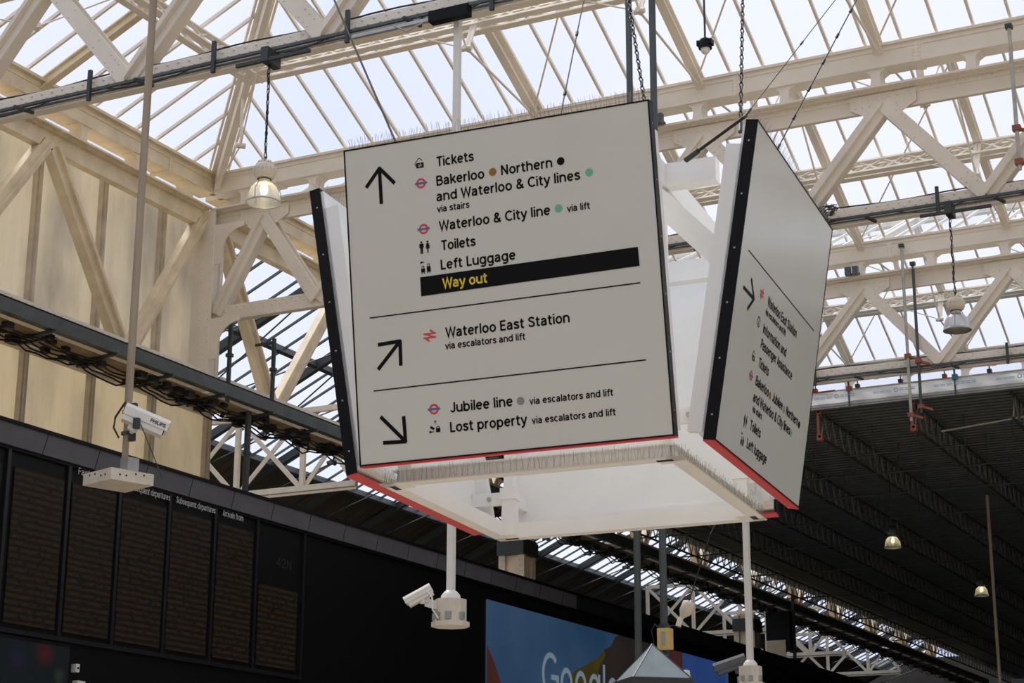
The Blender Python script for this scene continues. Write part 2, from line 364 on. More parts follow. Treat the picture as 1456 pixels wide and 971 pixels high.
tag(MB().box(-41, 44, 112, 112.5, 0, 14).build('added_wall_back', BROWN), kind='structure')  # end wall added to close off light under the deck
tag(MB().box(-23.6, 44, -45, -44.5, 0, 22).build('added_wall_front', BRICK), kind='structure')  # unseen wall, added to block sky light from behind the camera
tag(MB().box(44, 44.5, -44.5, 112, 0, 22).build('added_wall_right', BRICK), kind='structure')  # unseen wall, added to cut light from the right
tag(MB().box(-24.2, -23.7, -44.5, 8, 0, 14).build('wall_left', BRICK), kind='structure')  # unseen brick length, added to block low sky light on this side

# ---- glazed pitched roofs between the transverse girders
XR, XE = 6.0, -23.0                    # right end built, left eaves
XH = XE + HALF                         # where the hip meets the ridge
def lattice(bm, p, q, h, up3, thick=.05, pitch=.55):
    p, q, up3 = Vector(p), Vector(q), Vector(up3); L = (q-p).length; d = (q-p)/L; k = max(1, int(L/pitch)); st = L/k
    side = d.cross(up3)
    bm.bar(p+up3*h/2, q+up3*h/2, .12, thick, up3); bm.bar(p-up3*h/2, q-up3*h/2, .12, thick, up3)
    for i in range(k):
        a, c = p+d*st*i, p+d*st*(i+1)
        bm.bar(a-up3*h/2, c+up3*h/2, .04, .05, side); bm.bar(a+up3*h/2, c-up3*h/2, .04, .05, side)
def slope_roof(y0, far):
    """one long glazed slope; y0 is its eaves line, far=True falls away from the viewer"""
    sgn = -1 if far else 1
    ym = y0 + sgn*HALF
    root = empty('ceiling', (-8, y0, EAVE), kind='structure'); O = root.location
    P = lambda x, t, dz=0: Vector((x, y0 + sgn*t*HALF, EAVE + t*RISE + dz))
    nrm = Vector((0, -sgn*RISE, HALF)).normalized()
    MB().quad(P(XE, 0), P(XR, 0), P(XR, 1), P(XH, 1)).build('glass', GLASS, root, O)
    i = 0; x = XR - .3
    while x > XE + .2:
        t1 = 1.0 if x > XH else (x-XE)/HALF
        MB().bar(P(x, 0)-nrm*.04, P(x, t1)-nrm*.04, .05, .07, nrm).build('glazing_bar', CREAM, root, O)
        x -= .664; i += 1
    for k in range(9):
        x = -22 + 3.5*k
        if x > 5.5: break
        if x < XH: continue
        a, c = P(x, -.015)-nrm*.16, P(x, 1)-nrm*.16
        rb = MB().bar(a+nrm*.1, c+nrm*.1, .17, .03, nrm).bar(a-nrm*.1, c-nrm*.1, .17, .03, nrm).bar(a, c, .05, .2, nrm).build('rafter', CREAM, root, O)
        m_ = P(x, .5)-nrm*.28; nd = P(x, .5)-nrm*1.25
        MB().bar(m_ + Vector((-.05, 0, 0)), nd + Vector((-.02, 0, 0)), .03, .07, nrm).bar(m_ + Vector((.05, 0, 0)), nd + Vector((.02, 0, 0)), .03, .07, nrm).tube(nd-Vector((.1, 0, 0)), nd+Vector((.1, 0, 0)), .055).tube(nd-Vector((0, .09, 0)), nd+Vector((0, .09, 0)), .05).build('strut', CREAM, root, O)
        rod = MB().tube(nd, P(x, .03)-nrm*.25, .024, 6).tube(nd, P(x, .97)-nrm*.25, .024, 6)
        rod.tube(P(x, .05)-nrm*.2, P(x+3.5, .92)-nrm*.24, .020, 5)
        rod.tube(nd, P(x-1.75, .5)-nrm*.3, .016, 5)
        rod.build('tie_rod', CREAM, root, O)
    if not far: return root
    pb = MB(); lattice(pb, P(XE+HALF*.52, .5)-nrm*.42, P(XR, .5)-nrm*.42, .34, nrm)
    lattice(pb, P(XE+HALF*.52, .5)-nrm*.42+Vector((0, .3, 0)), P(XR, .5)-nrm*.42+Vector((0, .3, 0)), .34, nrm)
    pb.build('purlin', CREAM, root, O)
    if far: MB().bar(P(XH, 1)-Vector((0, 0, .12)), P(XR, 1)-Vector((0, 0, .12)), .2, .24).build('ridge_beam', CREAM, root, O)
    return root
def hip_roof(ya, yb):
    ym = (ya+yb)/2
    root = empty('ceiling', (XE, ym, EAVE), kind='structure'); O = root.location
    P = lambda y, t: Vector((XE + t*HALF, y, EAVE + t*RISE))
    nrm = Vector((-RISE, 0, HALF)).normalized()
    MB().quad(P(ya, 0), P(ym, 1), P(yb, 0)).build('glass', GLASS, root, O)
    y = ya + .35
    while y < yb-.4:
        t1 = 1 - abs(y-ym)/HALF
        if t1 > .06: MB().bar(P(y, 0)-nrm*.04, P(y, t1)-nrm*.04, .05, .07, nrm).build('glazing_bar', CREAM, root, O)
        y += .664
    for yy in (ya, yb):
        a, c = P(yy, 0)-Z*.15, P(ym, 1)-Z*.15
        d_ = (c-a).normalized(); sd = d_.cross(Z).normalized(); uu = sd.cross(d_)
        MB().bar(a, c, .30, .05, uu).bar(a-uu*.17, c-uu*.17, .12, .28, uu).bar(a+uu*.06-sd*.2, c+uu*.06-sd*.2, .05, .12, uu).bar(a+uu*.06+sd*.2, c+uu*.06+sd*.2, .05, .12, uu).build('hip_rafter', CREAM, root, O)
        nd = a.lerp(c, .42)-Z*1.35
        MB().tube(nd, a.lerp(c, .42)-Z*.2, .03, 6).tube(nd, a-Z*.1, .016, 6).tube(nd, c-Z*.2, .016, 6).tube(nd-sd*.1, nd+sd*.1, .06).build('strut', CREAM, root, O)
    for y in (ym-.5, ):
        a, c = P(y, 0)-nrm*.15, P(y, .9)-nrm*.15
        MB().bar(a+nrm*.09, c+nrm*.09, .16, .03, nrm).bar(a-nrm*.09, c-nrm*.09, .16, .03, nrm).bar(a, c, .05, .18, nrm).build('rafter', CREAMD, root, O)
    pb = MB()
    for off in (0, .3):
        lattice(pb, P(ya+HALF*.5, .47)-nrm*.42+Vector((off, 0, 0)), P(yb-HALF*.5, .47)-nrm*.42+Vector((off, 0, 0)), .34, nrm)
    pb.build('purlin', CREAM, root, O)
for ya, yb in ((T[0], T[1]), (T[1], T[2]), (T[2], T[3])):
    slope_roof(ya, False); slope_roof(yb, True); hip_roof(ya, yb)

# ---- lean-to roof of the side hall beyond the side girder: glazing above, boarding below
root = empty('ceiling', (-30, 60, 13.1), kind='structure'); O = root.location
SP = lambda x, y, d=0: Vector((x, y, 13.1 + (x+30)*TANP)) - Vector((-TANP, 0, 1)).normalized()*d
SN = Vector((-TANP, 0, 1)).normalized()
MB().quad(SP(-23.9, 31.4), SP(-30, 31.4), SP(-30, 110), SP(-23.9, 110)).build('glass', GLASS, root, O)
b = MB()
n = 330
for i in range(n):
    y0, y1 = 31.4+78.6*i/n, 31.4+78.6*(i+1)/n
    d0, d1 = (.0, .06)[i % 2], (.0, .06)[(i+1) % 2]
    b.quad(SP(-30, y0, d0), SP(-30, y1, d1), SP(-41, y1, d1), SP(-41, y0, d0))
b.build('boarding', BROWN, root, O)
for i in range(98):
    y = 31.6 + .8*i
    MB().bar(SP(-23.9, y, .03), SP(-30, y, .03), .045, .06, SN).build('glazing_bar', STEEL, root, O)
for i in range(22):
    y = 33.2 + 3.55*i
    MB().bar(SP(-23.9, y, .17), SP(-41, y, .17), .16, .22, SN).build('rafter', DARK, root, O)
    nd = SP(-28.4, y, 1.1)
    MB().bar(SP(-27.0, y, .2), nd, .06, .08, Z).tube(nd-Vector((0, .12, 0)), nd+Vector((0, .12, 0)), .07).tube(nd-Vector((.14, .06, 0)), nd+Vector((.14, -.06, 0)), .06).build('strut', STEEL, root, O)
    MB().tube(nd, SP(-24, y, .3), .022, 6).tube(nd, SP(-34, y, .3), .022, 6).tube(nd, SP(-25.2, y+3.5, .3), .02, 6).tube(nd, SP(-26, y-2.6, .3), .02, 6).build('tie_rod', DARK, root, O)
for x in (-26.35, -30.02):
    MB().bar(SP(x, 31.4, .12), SP(x, 110, .12), .12, .22, SN).build('purlin', DARK, root, O)
# end gable frame of the side hall beside the post
# ================================================================== GIRDERS
XTOP = [-21.6] + [-18.5+3.5*k for k in range(8)]     # top panel points
XBOT = [-22.75, -20.2] + [-16.75+3.5*k for k in range(7)]
def plate_tie(bm, p, q, w, yoff, nrm):
    """flat riveted plate"""
    p, q, nv = Vector(p), Vector(q), Vector(nrm); d = (q-p).normalized(); bm.bar(p+nv*yoff, q+nv*yoff, w, .03, nv)
    sd = d.cross(nv); L = (q-p).length
    for s_ in (.30, .42, .54, L-.3, L-.42, L-.54, L*.35, L*.65):
        for e in (-1, 1): bm.rivet(p + d*s_ + sd*e*w*.28 + nv*(yoff+.015), nv, .02)
def tee_strut(bm, p, q, w, nrm):
    p, q, nv = Vector(p), Vector(q), Vector(nrm); d = (q-p).normalized(); sd = d.cross(nv)
    bm.bar(p+nv*.10, q+nv*.10, w, .03, nv); bm.bar(p+nv*.15, q+nv*.15, .035, .1, nv)
    bm.bar(p-nv*.10, q-nv*.10, w, .03, nv)
    for e in (-1, 1): bm.bar(p+sd*e*w*.5+nv*0, q+sd*e*w*.5+nv*0, .02, .2, nv)
def roof_girder(Y, label, cstart=None):
    O = Vector((-10, Y, 12.93)); root = empty('roof_girder', O, label, 'girder', 'white lattice girders across the concourse roof')
    N = Vector((0, -1, 0)); x0, x1 = -22.9, 6.0
    b = MB().box(x0, x1, Y-.28, Y+.28, 15.43, 15.47).box(x0, x1, Y-.05, Y+.05, 15.05, 15.43).box(x0, x1, Y-.17, Y-.05, 15.40, 15.43).box(x0, x1, Y+.05, Y+.17, 15.40, 15.43)
    b.box(x0, x1, Y-.065, Y-.05, 15.30, 15.42)
    x = x0+.1
    while x < x1:
        b.rivet((x, Y-.23, 15.43), (0, 0, -1), .024); b.rivet((x+.06, Y-.11, 15.40), (0, 0, -1), .022); b.rivet((x, Y-.065, 15.36), N, .02); x += .16
    for xt in XTOP:
        b.prism([(-.62, .30), (.62, .30), (.62, .05), (.34, -.12), (-.34, -.12), (-.62, .05)], (xt, Y-.07, 15.08), (1, 0, 0), (0, 0, 1), (0, -.02, 0))
        for ix in range(-4, 5):
            for iz in (.07, .2):
                b.rivet((xt+ix*.13, Y-.09, 15.08+iz), N, .018)
    b.build('top_chord', CREAM, root, O)
    b = MB()
    for s_ in (-1, 1): b.box(x0, x1, Y+s_*.055-.015, Y+s_*.055+.015, 12.945, 13.26)
    b.box(x0, x1, Y-.085, Y+.085, 12.93, 12.95)
    x = x0+.08
    while x < x1:
        b.rivet((x, Y-.07, 13.21), N, .026); b.rivet((x+.1, Y-.07, 13.13), N, .026); b.rivet((x, Y-.07, 12.975), N, .022); x += .2
    x = x0+1.2
    while x < x1: b.box(x-.25, x+.25, Y-.08, Y-.07, 12.96, 13.25); x += 2.6
    b.build('bottom_chord', CREAM, root, O)
    for xb in XBOT[:]:
        xt = min(XTOP, key=lambda q: abs(q-(xb+1.6)))
        if xt <= xb: continue
        b = MB(); tee_strut(b, (xb, Y, 13.1), (xt, Y, 15.15), .30, N); b.build('diagonal', CREAM, root, O)
    for xt in XTOP:
        nb = [q for q in XBOT if q > xt]
        if not nb: continue
        b = MB(); plate_tie(b, (xt, Y, 15.15), (min(nb), Y, 13.1), .27, .125, N); plate_tie(b, (xt, Y, 15.15), (min(nb), Y, 13.1), .27, .125, -N); b.build('diagonal', CREAM, root, O)
    # conduit and brackets clipped along the lower chord
    cx0 = x0+.4 if cstart is None else cstart
    tr = MB().box(cx0, x1, Y-.16, Y-.115, 13.02, 13.065).box(cx0, x1, Y-.13, Y-.10, 12.975, 12.995).build('conduit', STEEL, root, O)
    x = cx0 + .5; k = 0
    while x < x1:
        if k % 2 == 0: MB().box(x-.03, x+.03, Y-.20, Y-.15, 12.86, 13.36).build('bracket', DARK, tr, O)
        else: MB().bar((x, Y-.09, 12.91), (x-.1, Y-.42, 12.91), .045, .045).build('bracket', DARK, tr, O)
        x += 1.15; k += 1
    x = cx0+.1
    while x < x1-2:
        L_ = random.uniform(1.0, 2.4); MB().path([(x+L_*t/6, Y-.19, 13.0-.09*math.sin(PI*t/6)) for t in range(7)], .010).build('cable', CABLE, tr, O); x += L_+random.uniform(.8, 2.0)
    cb = MB().path([(cx0+i*.5, Y-.05, 13.28+.02*math.sin(i*1.3)) for i in range(int((x1-cx0)/.5))], .014)
    cb.build('cable', CABLE, tr, O)
    return root
g0 = roof_girder(T[0], 'cream lattice girder whose riveted lower chord crosses the top left, nearest the viewer')
g1 = roof_girder(T[1], 'cream lattice girder passing directly behind the hanging sign, from corner post to right edge', -14.5)
g2 = roof_girder(T[2], 'cream lattice girder right above the white sheeting of the dark deck')
g3 = roof_girder(T[3], 'farthest cream lattice girder, glimpsed behind the girder above the white sheeting')

# side girders, one per bay along the concourse edge
def side_girder(ya, label):
    yb = ya+10.7; O = Vector((XL, ya, 11.5)); root = empty('side_girder', O, label, 'girder', 'lattice girders along the concourse side')
    N = Vector((1, 0, 0)); X = XL
    b = MB().box(X-.3, X+.3, ya+.37, yb-.37, 15.43, 15.47).box(X-.1, X+.1, ya+.37, yb-.37, 15.05, 15.43).box(X+.10, X+.22, ya+.37, yb-.37, 15.40, 15.43)
    y = ya+.45
    while y < yb-.4: b.rivet((X+.25, y, 15.43), (0, 0, -1), .024); b.rivet((X+.15, y+.06, 15.40), (0, 0, -1), .022); b.rivet((X+.1, y, 15.37), N, .02); y += .16
    b.build('top_chord', CREAMD, root, O)
    b = MB().box(X-.32, X+.32, ya+.37, yb-.37, 11.50, 11.53).box(X+.18, X+.21, ya+.37, yb-.37, 11.53, 11.85).box(X-.21, X-.18, ya+.37, yb-.37, 11.53, 11.85)
    y = ya+.45
    while y < yb-.4:
        b.rivet((X+.21, y, 11.8), N, .026); b.rivet((X+.21, y+.1, 11.68), N, .026); b.rivet((X+.26, y, 11.50), -Z, .024); b.rivet((X, y, 11.50), -Z, .024); y += .2
    b.build('bottom_chord', CREAM, root, O)
    q = 10.7/4
    for i in range(4):
        za, zb = (15.15, 11.7) if i % 2 == 0 else (11.7, 15.15)
        b = MB()
        tee_strut(b, (X, ya+q*i+(.42 if i == 0 else .1), za), (X, ya+q*(i+1)-(.42 if i == 3 else .1), zb), (.34, .28)[i % 2], N)
        b.build('diagonal', CREAMD, root, O)
    return root
sg = side_girder(T[0]-10.7*0, 'tan cream lattice girder in front of the yellowish wall sheets')
SGL = ['cream lattice girder seen through the gap between corner post and left sign panel',
       'side girder in the second bay beyond the corner post, behind the hanging sign',
       'side girder in the third bay beyond the corner post, under the dark deck',
       'side girder in the fourth bay beyond the corner post, under the dark deck',
       'side girder in the fifth bay beyond the corner post, under the dark deck', 'farthest side girder at the lower right under the dark deck']
for i, lb in enumerate(SGL):
    c = copy_tree(sg); c.location = sg.location + Vector((0, 10.68*(i+1), 0)); c['label'] = lb

# posts on the side line
def corner_post(Y, z0, label):
    O = Vector((XL, Y, z0)); root = empty('girder_post', O, label, 'post')
    X = XL
    b = MB().box(X+.0, X+.34, Y-.27, Y-.24, z0, 15.42).box(X-.2, X+.2, Y-.24, Y+.24, z0, 15.42).box(X+.20, X+.23, Y-.24, Y+.27, z0, 15.42)
    for s_ in (-.16, .16): b.box(X+.23, X+.27, Y+s_-.05, Y+s_+.05, z0, 15.4)
    z = z0+.1
    while z < 15.3:
        for s_ in (-.17, .17): b.rivet((X+.27, Y+s_, z), (1, 0, 0), .02)
        for s_ in (.06, .28): b.rivet((X+s_, Y-.27, z), (0, -1, 0), .02)
        z += .17
    b.build('shaft', CREAM, root, O)
    def bracket(zt, sg_):
        pts = [(0, 0), (.75, 0)] + [(.75-.55*math.sin(a)*1.0, (-.75+.55*0) * 0 - .12 - .55*(1-math.cos(a))) for a in [PI/2*t/8 for t in range(9)]] + [(.2, -.9), (0, -.9)]
        MB().prism(pts, (X+.34, Y-.25, zt), (1, 0, 0), (0, 0, sg_), (0, .03, 0)).build('arched_bracket', CREAM, root, O)
    bracket(15.07, 1); bracket(12.95, 1)
    return root
corner_post(T[1], 11.5, 'riveted cream corner post at the right end of the yellowish wall')
for i, (Y, lb) in enumerate(((46.1, 'riveted cream column just below the near corner of the sign frame'), (65.2, 'tall cream column of vertical plates behind the right white camera pole'))):
    O = Vector((XL, Y, 0)); root = empty('riveted_column', O, lb, 'column')
    b = MB().box(XL-.3, XL+.3, Y-.34, Y+.34, 0, 10.75)
    for s_ in (-1, 1):
        b.box(XL+.3, XL+.36, Y+s_*.3-.1, Y+s_*.3+.1, 0, 10.7); b.box(XL+s_*.3-.1, XL+s_*.3+.1, Y-.42, Y-.34, 0, 10.7)
    z = 5.0
    while z < 10.8:
        for s_ in (-.34, -.26, .26, .34): b.rivet((XL+.36, Y+s_, z), (1, 0, 0), .025); b.rivet((XL+s_, Y-.42, z), (0, -1, 0), .025)
        z += .16
    b.build('shaft', CREAMD, root, O)
    MB().box(XL-.42, XL+.42, Y-.5, Y+.45, 10.1, 10.5).box(XL-.38, XL+.38, Y-.46, Y+.42, 10.5, 10.56).build('collar', DARK, root, O)

# ---- gutters standing on little pedestals above the girders
PED = [(-.22, 0), (.22, 0), (.22, .025), (.10, .035), (.08, .12), (.10, .19), (.20, .235), (.20, .25), (-.20, .25), (-.20, .235), (-.10, .19), (-.08, .12), (-.10, .035), (-.22, .025)]
def gutter(Y, label):
    O = Vector((-8, Y, 15.47)); root = empty('roof_gutter', O, label, 'gutter', 'cream box gutters above the cross girders')
    x0, x1 = XE, 6.0
    b = MB().box(x0, x1, Y-.20, Y+.20, 15.84, 16.24).box(x0, x1, Y-.26, Y+.26, 16.24, 16.29).box(x0, x1, Y-.215, Y-.20, 16.15, 16.24)
    b.build('trough', CREAM, root, O)
    x = -21.3
    while x < x1:
        s = MB().box(x-.07, x+.07, Y-.222, Y+.222, 15.82, 16.26)
        for i in range(6):
            for e in (-.04, .04): s.rivet((x+e, Y-.222, 15.86+i*.07), (0, -1, 0), .02)
        s.build('joint_cover', CREAM, root, O); x += 3.5
    x = -22.1
    while x < x1:
        p = MB().prism([(px_, pz_*1.5) for px_, pz_ in PED], (x, Y-.16, 15.47), (1, 0, 0), (0, 0, 1), (0, .32, 0))
        p.build('pedestal', CREAM, root, O); x += 1.75
    return root
gutter(T[0], 'cream roof gutter above the girder nearest the viewer')
gutter(T[1], 'long cream roof gutter on pedestals above the girder behind the sign')
gutter(T[2], 'cream roof gutter above the girder over the white sheeting')
gutter(T[3], 'farthest cream roof gutter, low above the white sheeting')
def side_gutter(ya, label):
    O = Vector((XL, ya, 15.47)); root = empty('roof_gutter', O, label, 'gutter', 'cream side gutters above the side girders'); X = XL; yb = ya+10.65
    b = MB().box(X-.24, X+.22, ya+.1, yb-.1, 15.84, 16.22).box(X-.3, X+.32, ya+.1, yb-.1, 16.22, 16.28).box(X+.22, X+.235, ya+.1, yb-.1, 16.1, 16.22)
    b.build('trough', CREAMD, root, O)
    for i in range(3):
        y = ya+1.9+3.5*i
        s = MB().box(X-.27, X+.245, y-.07, y+.07, 15.81, 16.25)
        for k in range(6): s.rivet((X+.245, y, 15.84+k*.07), (1, 0, 0), .02)
        s.build('joint_cover', CREAMD, root, O)
    for i in range(6):
        y = ya+.9+1.75*i
        MB().prism([(x, z*1.5) for x, z in PED], (X+.2, y, 15.47), (0, 1, 0), (0, 0, 1), (-.32, 0, 0)).build('pedestal', CREAMD, root, O)
    return root
sgt = side_gutter(T[0], 'cream side gutter above the yellowish wall')
c = copy_tree(sgt); c.location = sgt.location + Vector((0, 10.68, 0)); c['label'] = 'cream side gutter beyond the corner post, seen beside the left sign panel'
c = copy_tree(sgt); c.location = sgt.location + Vector((0, -10.68, 0)); c['label'] = 'nearest cream side gutter at the upper left edge of the picture'
for i in range(1): pass

# ---- cable walkway along the side girders
O = Vector((-22.2, 55, 11.1)); root = empty('cable_walkway', O, 'long dark green steel walkway beam with hanging cables below the side girders', 'walkway')
MB().box(-22.02, -21.98, 12, 100, 11.13, 11.37).box(-22.12, -21.98, 12, 100, 11.35, 11.38).box(-22.16, -21.98, 12, 100, 11.10, 11.13).box(-22.2, -22.1, 12, 100, 11.16, 11.24).build('beam', STEEL, root, O)
MB().box(-23.0, -22.3, 12, 100, 11.06, 11.09).build('underside_board', WOOD, root, O)
for i in range(50):
    y = 12.6+1.76*i
    MB().bar((-23.05, y, 11.02), (-21.9, y, 11.06), .07, .06).bar((-23.0, y+.14, 10.98), (-22.3, y+.14, 10.98), .05, .05).build('bracket', DARK, root, O)
for k in range(5):
    X = -22.35-.13*k; pts = []; y = 12.6
    while y < 98:
        for t in range(6): pts.append((X+random.uniform(-.02, .02), y+1.76*t/6, 10.98-random.uniform(.5, 1.2)*(.05+.03*k)*math.sin(PI*t/6)))
        y += 1.76
    MB().path(pts, .018, 5).build('cable', CABLE, root, O)
jb = MB()
for i in range(420):
    y = random.uniform(13, 98); x = random.uniform(-22.9, -22.25); z = random.uniform(10.93, 11.05); s = random.uniform(.02, .08)
    jb.box(x-s, x+s, y-s*1.5, y+s*1.5, z-s, z+s)
tag(jb.build('cable_clutter', CABLE, root, O), kind='stuff')
# black downpipes near the corner post
for (X, Y, za, zb, lb) in ((-22.3, 31.6, 8.97, 11.05, 'thick black downpipe below the walkway, right of the yellowish wall'), (-22.65, 31.3, 11.2, 13.1, 'black pipe rising from the walkway against the corner post'), (-22.4, 32.6, 11.3, 12.95, 'second black pipe rising from the walkway, right of the corner post')):
    O = Vector((X, Y, za)); root = empty('downpipe', O, lb, 'pipe')
    MB().tube((X, Y, za), (X, Y, zb), .07 if zb < 12 else .05, 10).build('pipe', DARK, root, O)
    MB().tube((X, Y, za+(zb-za)*.55), (X, Y, za+(zb-za)*.55+.06), .09, 10).box(X-.5, X, Y-.02, Y+.02, zb-.12, zb-.06).build('clip', DARK, root, O)

# ---- side hall lattice trusses
def side_truss(Y, label):
    O = Vector((-29, Y, 10.7)); root = empty('side_hall_truss', O, label, 'truss', 'thin cream trusses in the side hall')
    x0, x1, zb, zt = -29.1, -23.5, 10.78, 12.78
    MB().bar((x0, Y, zt), (x1, Y, zt), .12, .14).build('top_chord', CREAMB, root, O)
    MB().bar((x0, Y, zb), (x1, Y, zb), .14, .14).bar((x0, Y, zb-.12), (x1, Y, zb-.12), .04, .06).build('bottom_chord', CREAMB, root, O)
    for i in range(3): x = x0+2*i; MB().bar((x, Y, zb), (x, Y, zt), .13, .1, (0, 1, 0)).build('vertical', CREAMB, root, O)
    for i in range(3):
        x = x0+2*i
        MB().bar((x, Y-.05, zt), (min(x+2, x1), Y-.05, zb), .12, .03, (0, 1, 0)).build('diagonal', CREAMB, root, O)
        MB().bar((x, Y+.05, zb), (min(x+2, x1), Y+.05, zt), .12, .03, (0, 1, 0)).build('diagonal', CREAMB, root, O)
    return root
st = side_truss(38.0, 'thin cream cross-braced truss seen under the walkway beside the left sign panel')
for yy, lb in ((70.0, 'thin cream truss low at the right, left of the right white camera pole'), (79.0, 'thin cream truss low at the right, just right of the right white camera pole'), (88.0, 'farthest thin cream truss at the lower right above the black board')):
    c = copy_tree(st); c.location = st.location + Vector((0, yy-38, 0)); c['label'] = lb

# ================================================================== DEPARTURE BOARD
O = Vector((-21.8, 45, 2)); root = empty('departure_board', O, 'long black train departure board with a grey top band along the left side', 'departure board')
BX = -21.3
MB().box(BX-.9, BX-.02, 12, 80, 2.0, 8.9).build('casing', BOARD, root, O)
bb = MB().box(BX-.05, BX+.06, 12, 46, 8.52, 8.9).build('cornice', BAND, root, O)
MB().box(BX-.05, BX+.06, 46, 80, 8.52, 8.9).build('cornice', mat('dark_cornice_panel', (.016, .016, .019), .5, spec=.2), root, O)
MB().box(BX-.95, BX+.09, 12, 80, 8.9, 8.96).box(BX-.02, BX+.03, 12, 80, 8.46, 8.52).build('edge_trim', BOARD, root, O)
sm = MB()
for i in range(24):
    y = 12.9+1.4*i; sm.bar((BX+.062, y-.06, 8.52), (BX+.062, y+.06, 8.9), .012, .006, (1, 0, 0))
sm.build('panel_seam', BOARD, bb, O)
cols_ = [(22.0, 23.12, 5.57, 8.2), (23.45, 24.72, 5.57, 8.2), (24.95, 26.15, 5.57, 8.2), (26.35, 27.64, 5.57, 8.2), (27.83, 29.08, 5.57, 8.2), (29.32, 30.53, 5.57, 8.2), (30.8, 32.2, 5.57, 7.2)]
DIVM = mat('board_divider', (.010, .010, .012), .35)
for (a, b_, z0, z1) in cols_:
    MB().box(BX-.01, BX+.012, a, b_, z0, z1).build('led_panel', LED, root, O)
for y in (23.28, 24.83, 26.25, 27.73, 29.2, 30.66, 32.4):
    MB().box(BX-.02, BX+.03, y-.04, y+.04, 5.45, 8.46).build('divider', DIVM, root, O)
MB().box(BX-.02, BX+.04, 12, 32.44, 5.40, 5.48).build('divider', DIVM, root, O)
def wall_text(body, y, z, cap, width, m, parent, O, x=BX+.035):
    mt = Matrix(((0, 0, 1, x-O.x), (1, 0, 0, y-O.y), (0, 1, 0, z-O.z), (0, 0, 0, 1)))
    return text_mesh('lettering', body, m, parent, mt, cap, width, weight=.10)
wall_text('Fastest trains', 25.04, 8.36, .125, 1.05, LETW, root, O)
wall_text('Subsequent departures', 26.44, 8.345, .125, 1.26, LETW, root, O)
wall_text('Subsequent departures', 27.90, 8.345, .125, 1.26, LETW, root, O)
wall_text('Arrivals from', 29.41, 8.345, .125, .70, LETW, root, O)
wall_text('42N', 31.35, 7.62, .19, .55, LETD, root, O)

# advertising screen
O = Vector((-21.2, 49, 3)); root = empty('advertising_screen', O, 'large blue advertising screen set in the board, lower centre', 'screen')
AX = BX+.02; Y0, Y1, ZB, ZT = 40.75, 58.0, 3.2, 8.13
MB().box(BX-.01, AX, Y0, Y1, ZB, ZT).build('display', SBLUE, root, O)
def patch(poly, m, dx): MB().prism(poly, (AX+dx, 0, 0), (0, 1, 0), (0, 0, 1), (.003, 0, 0)).build('picture_area', m, root, O)
patch([(40.75, 3.2), (40.75, 7.0), (41.15, 6.6), (41.7, 5.9), (42.3, 3.2)], SRED, .002)
patch([(45.2, 3.2), (46.0, 6.75), (46.8, 7.0), (47.5, 7.25), (47.9, 7.6), (48.4, 7.75), (48.7, 8.05), (49.0, 8.13), (52.2, 8.13), (53.6, 8.13), (53.6, 3.2)], SDARK, .002)
patch([(45.5, 6.55), (46.0, 6.85), (46.8, 7.1), (47.5, 7.35), (47.9, 7.62), (48.0, 7.45), (47.6, 7.1), (47.3, 6.6), (46.9, 6.3), (46.2, 6.1)], SGREEN, .005)
patch([(52.2, 3.2), (52.2, 8.13), (53.9, 8.13), (53.9, 3.2)], SRED, .006)
patch([(53.9, 3.2), (53.9, 8.13), (57.7, 8.13), (57.7, 3.2)], SBLUE2, .006)
def adtext(): 
    mt = Matrix(((0, 0, 1, AX+.02-O.x), (1, 0, 0, 43.85-O.y), (0, 1, 0, 6.0-O.z), (0, 0, 0, 1)))
    text_mesh('lettering', 'Google', SWHITE, root, mt, 1.18, 5.0, weight=.12)
adtext()

O = Vector((-21.1, 24.2, 4.1)); root = empty('information_screen', O, 'dark information screen with a blurred red patch at the lower left corner', 'screen')
MB().box(BX-.05, BX+.10, 22.6, 25.12, 4.0, 5.36).build('casing', BOARD, root, O)
MB().box(BX+.10, BX+.105, 22.7, 25.05, 4.08, 5.30).build('display', SINFO, root, O)
for (y, z, w, lb) in ((25.3, 4.98, .045, 'small white sensor box right of the dark information screen'), (25.42, 4.70, .10, 'larger white sensor box at the bottom edge near the dark information screen')):
    o = empty('sensor_box', (BX+.1, y, z), lb, 'sensor')
    MB().box(BX-.03, BX+.1, y-w, y+w, z-.07, z+.07).build('housing', PLASW, o, o.location)
    MB().tube((BX+.1, y, z), (BX+.115, y, z), .02).build('lens', LENS, o, o.location)

# ================================================================== DARK DECK (temporary scaffold roof)
O = Vector((-8, 60, 12.4)); root = empty('scaffold_deck', O, 'dark corrugated steel scaffold deck covering the right side of the station', 'scaffold deck')
b = MB(); y = 42.0; DZ = 12.42
prof = [(0, 0), (.12, 0), (.16, .06), (.26, .06), (.30, 0)]
pts = []
while y < 111:
    for dy, dz in prof[:-1]: pts.append((y+dy, DZ+dz))
    y += .30
for (ya, za), (yb, zb) in zip(pts, pts[1:]): b.quad((-22.9, ya, za), (40, ya, za), (40, yb, zb), (-22.9, yb, zb))
b.build('soffit', DECK, root, O)
MB().box(-22.9, 40, 41.9, 41.98, 12.36, 12.50).box(-22.9, 40, 41.86, 41.9, 12.40, 12.44).build('edge_beam', STEELL, root, O)
for k in range(11):
    x = -22.1+2.3*k
    b = MB()
    for zz in (12.33, 11.72): b.tube((x, 42.0, zz), (x, 108, zz), .035, 8)
    b.build('ladder_beam', MOSS, root, O)
    pts = []; y = 42.1
    while y < 106: pts += [(x+.02, y, 11.74), (x+.02, y+.28, 12.31)]; y += .62
    b = MB().path(pts, .020, 5)
    b.build('lattice_bracing', TUBED, root, O)
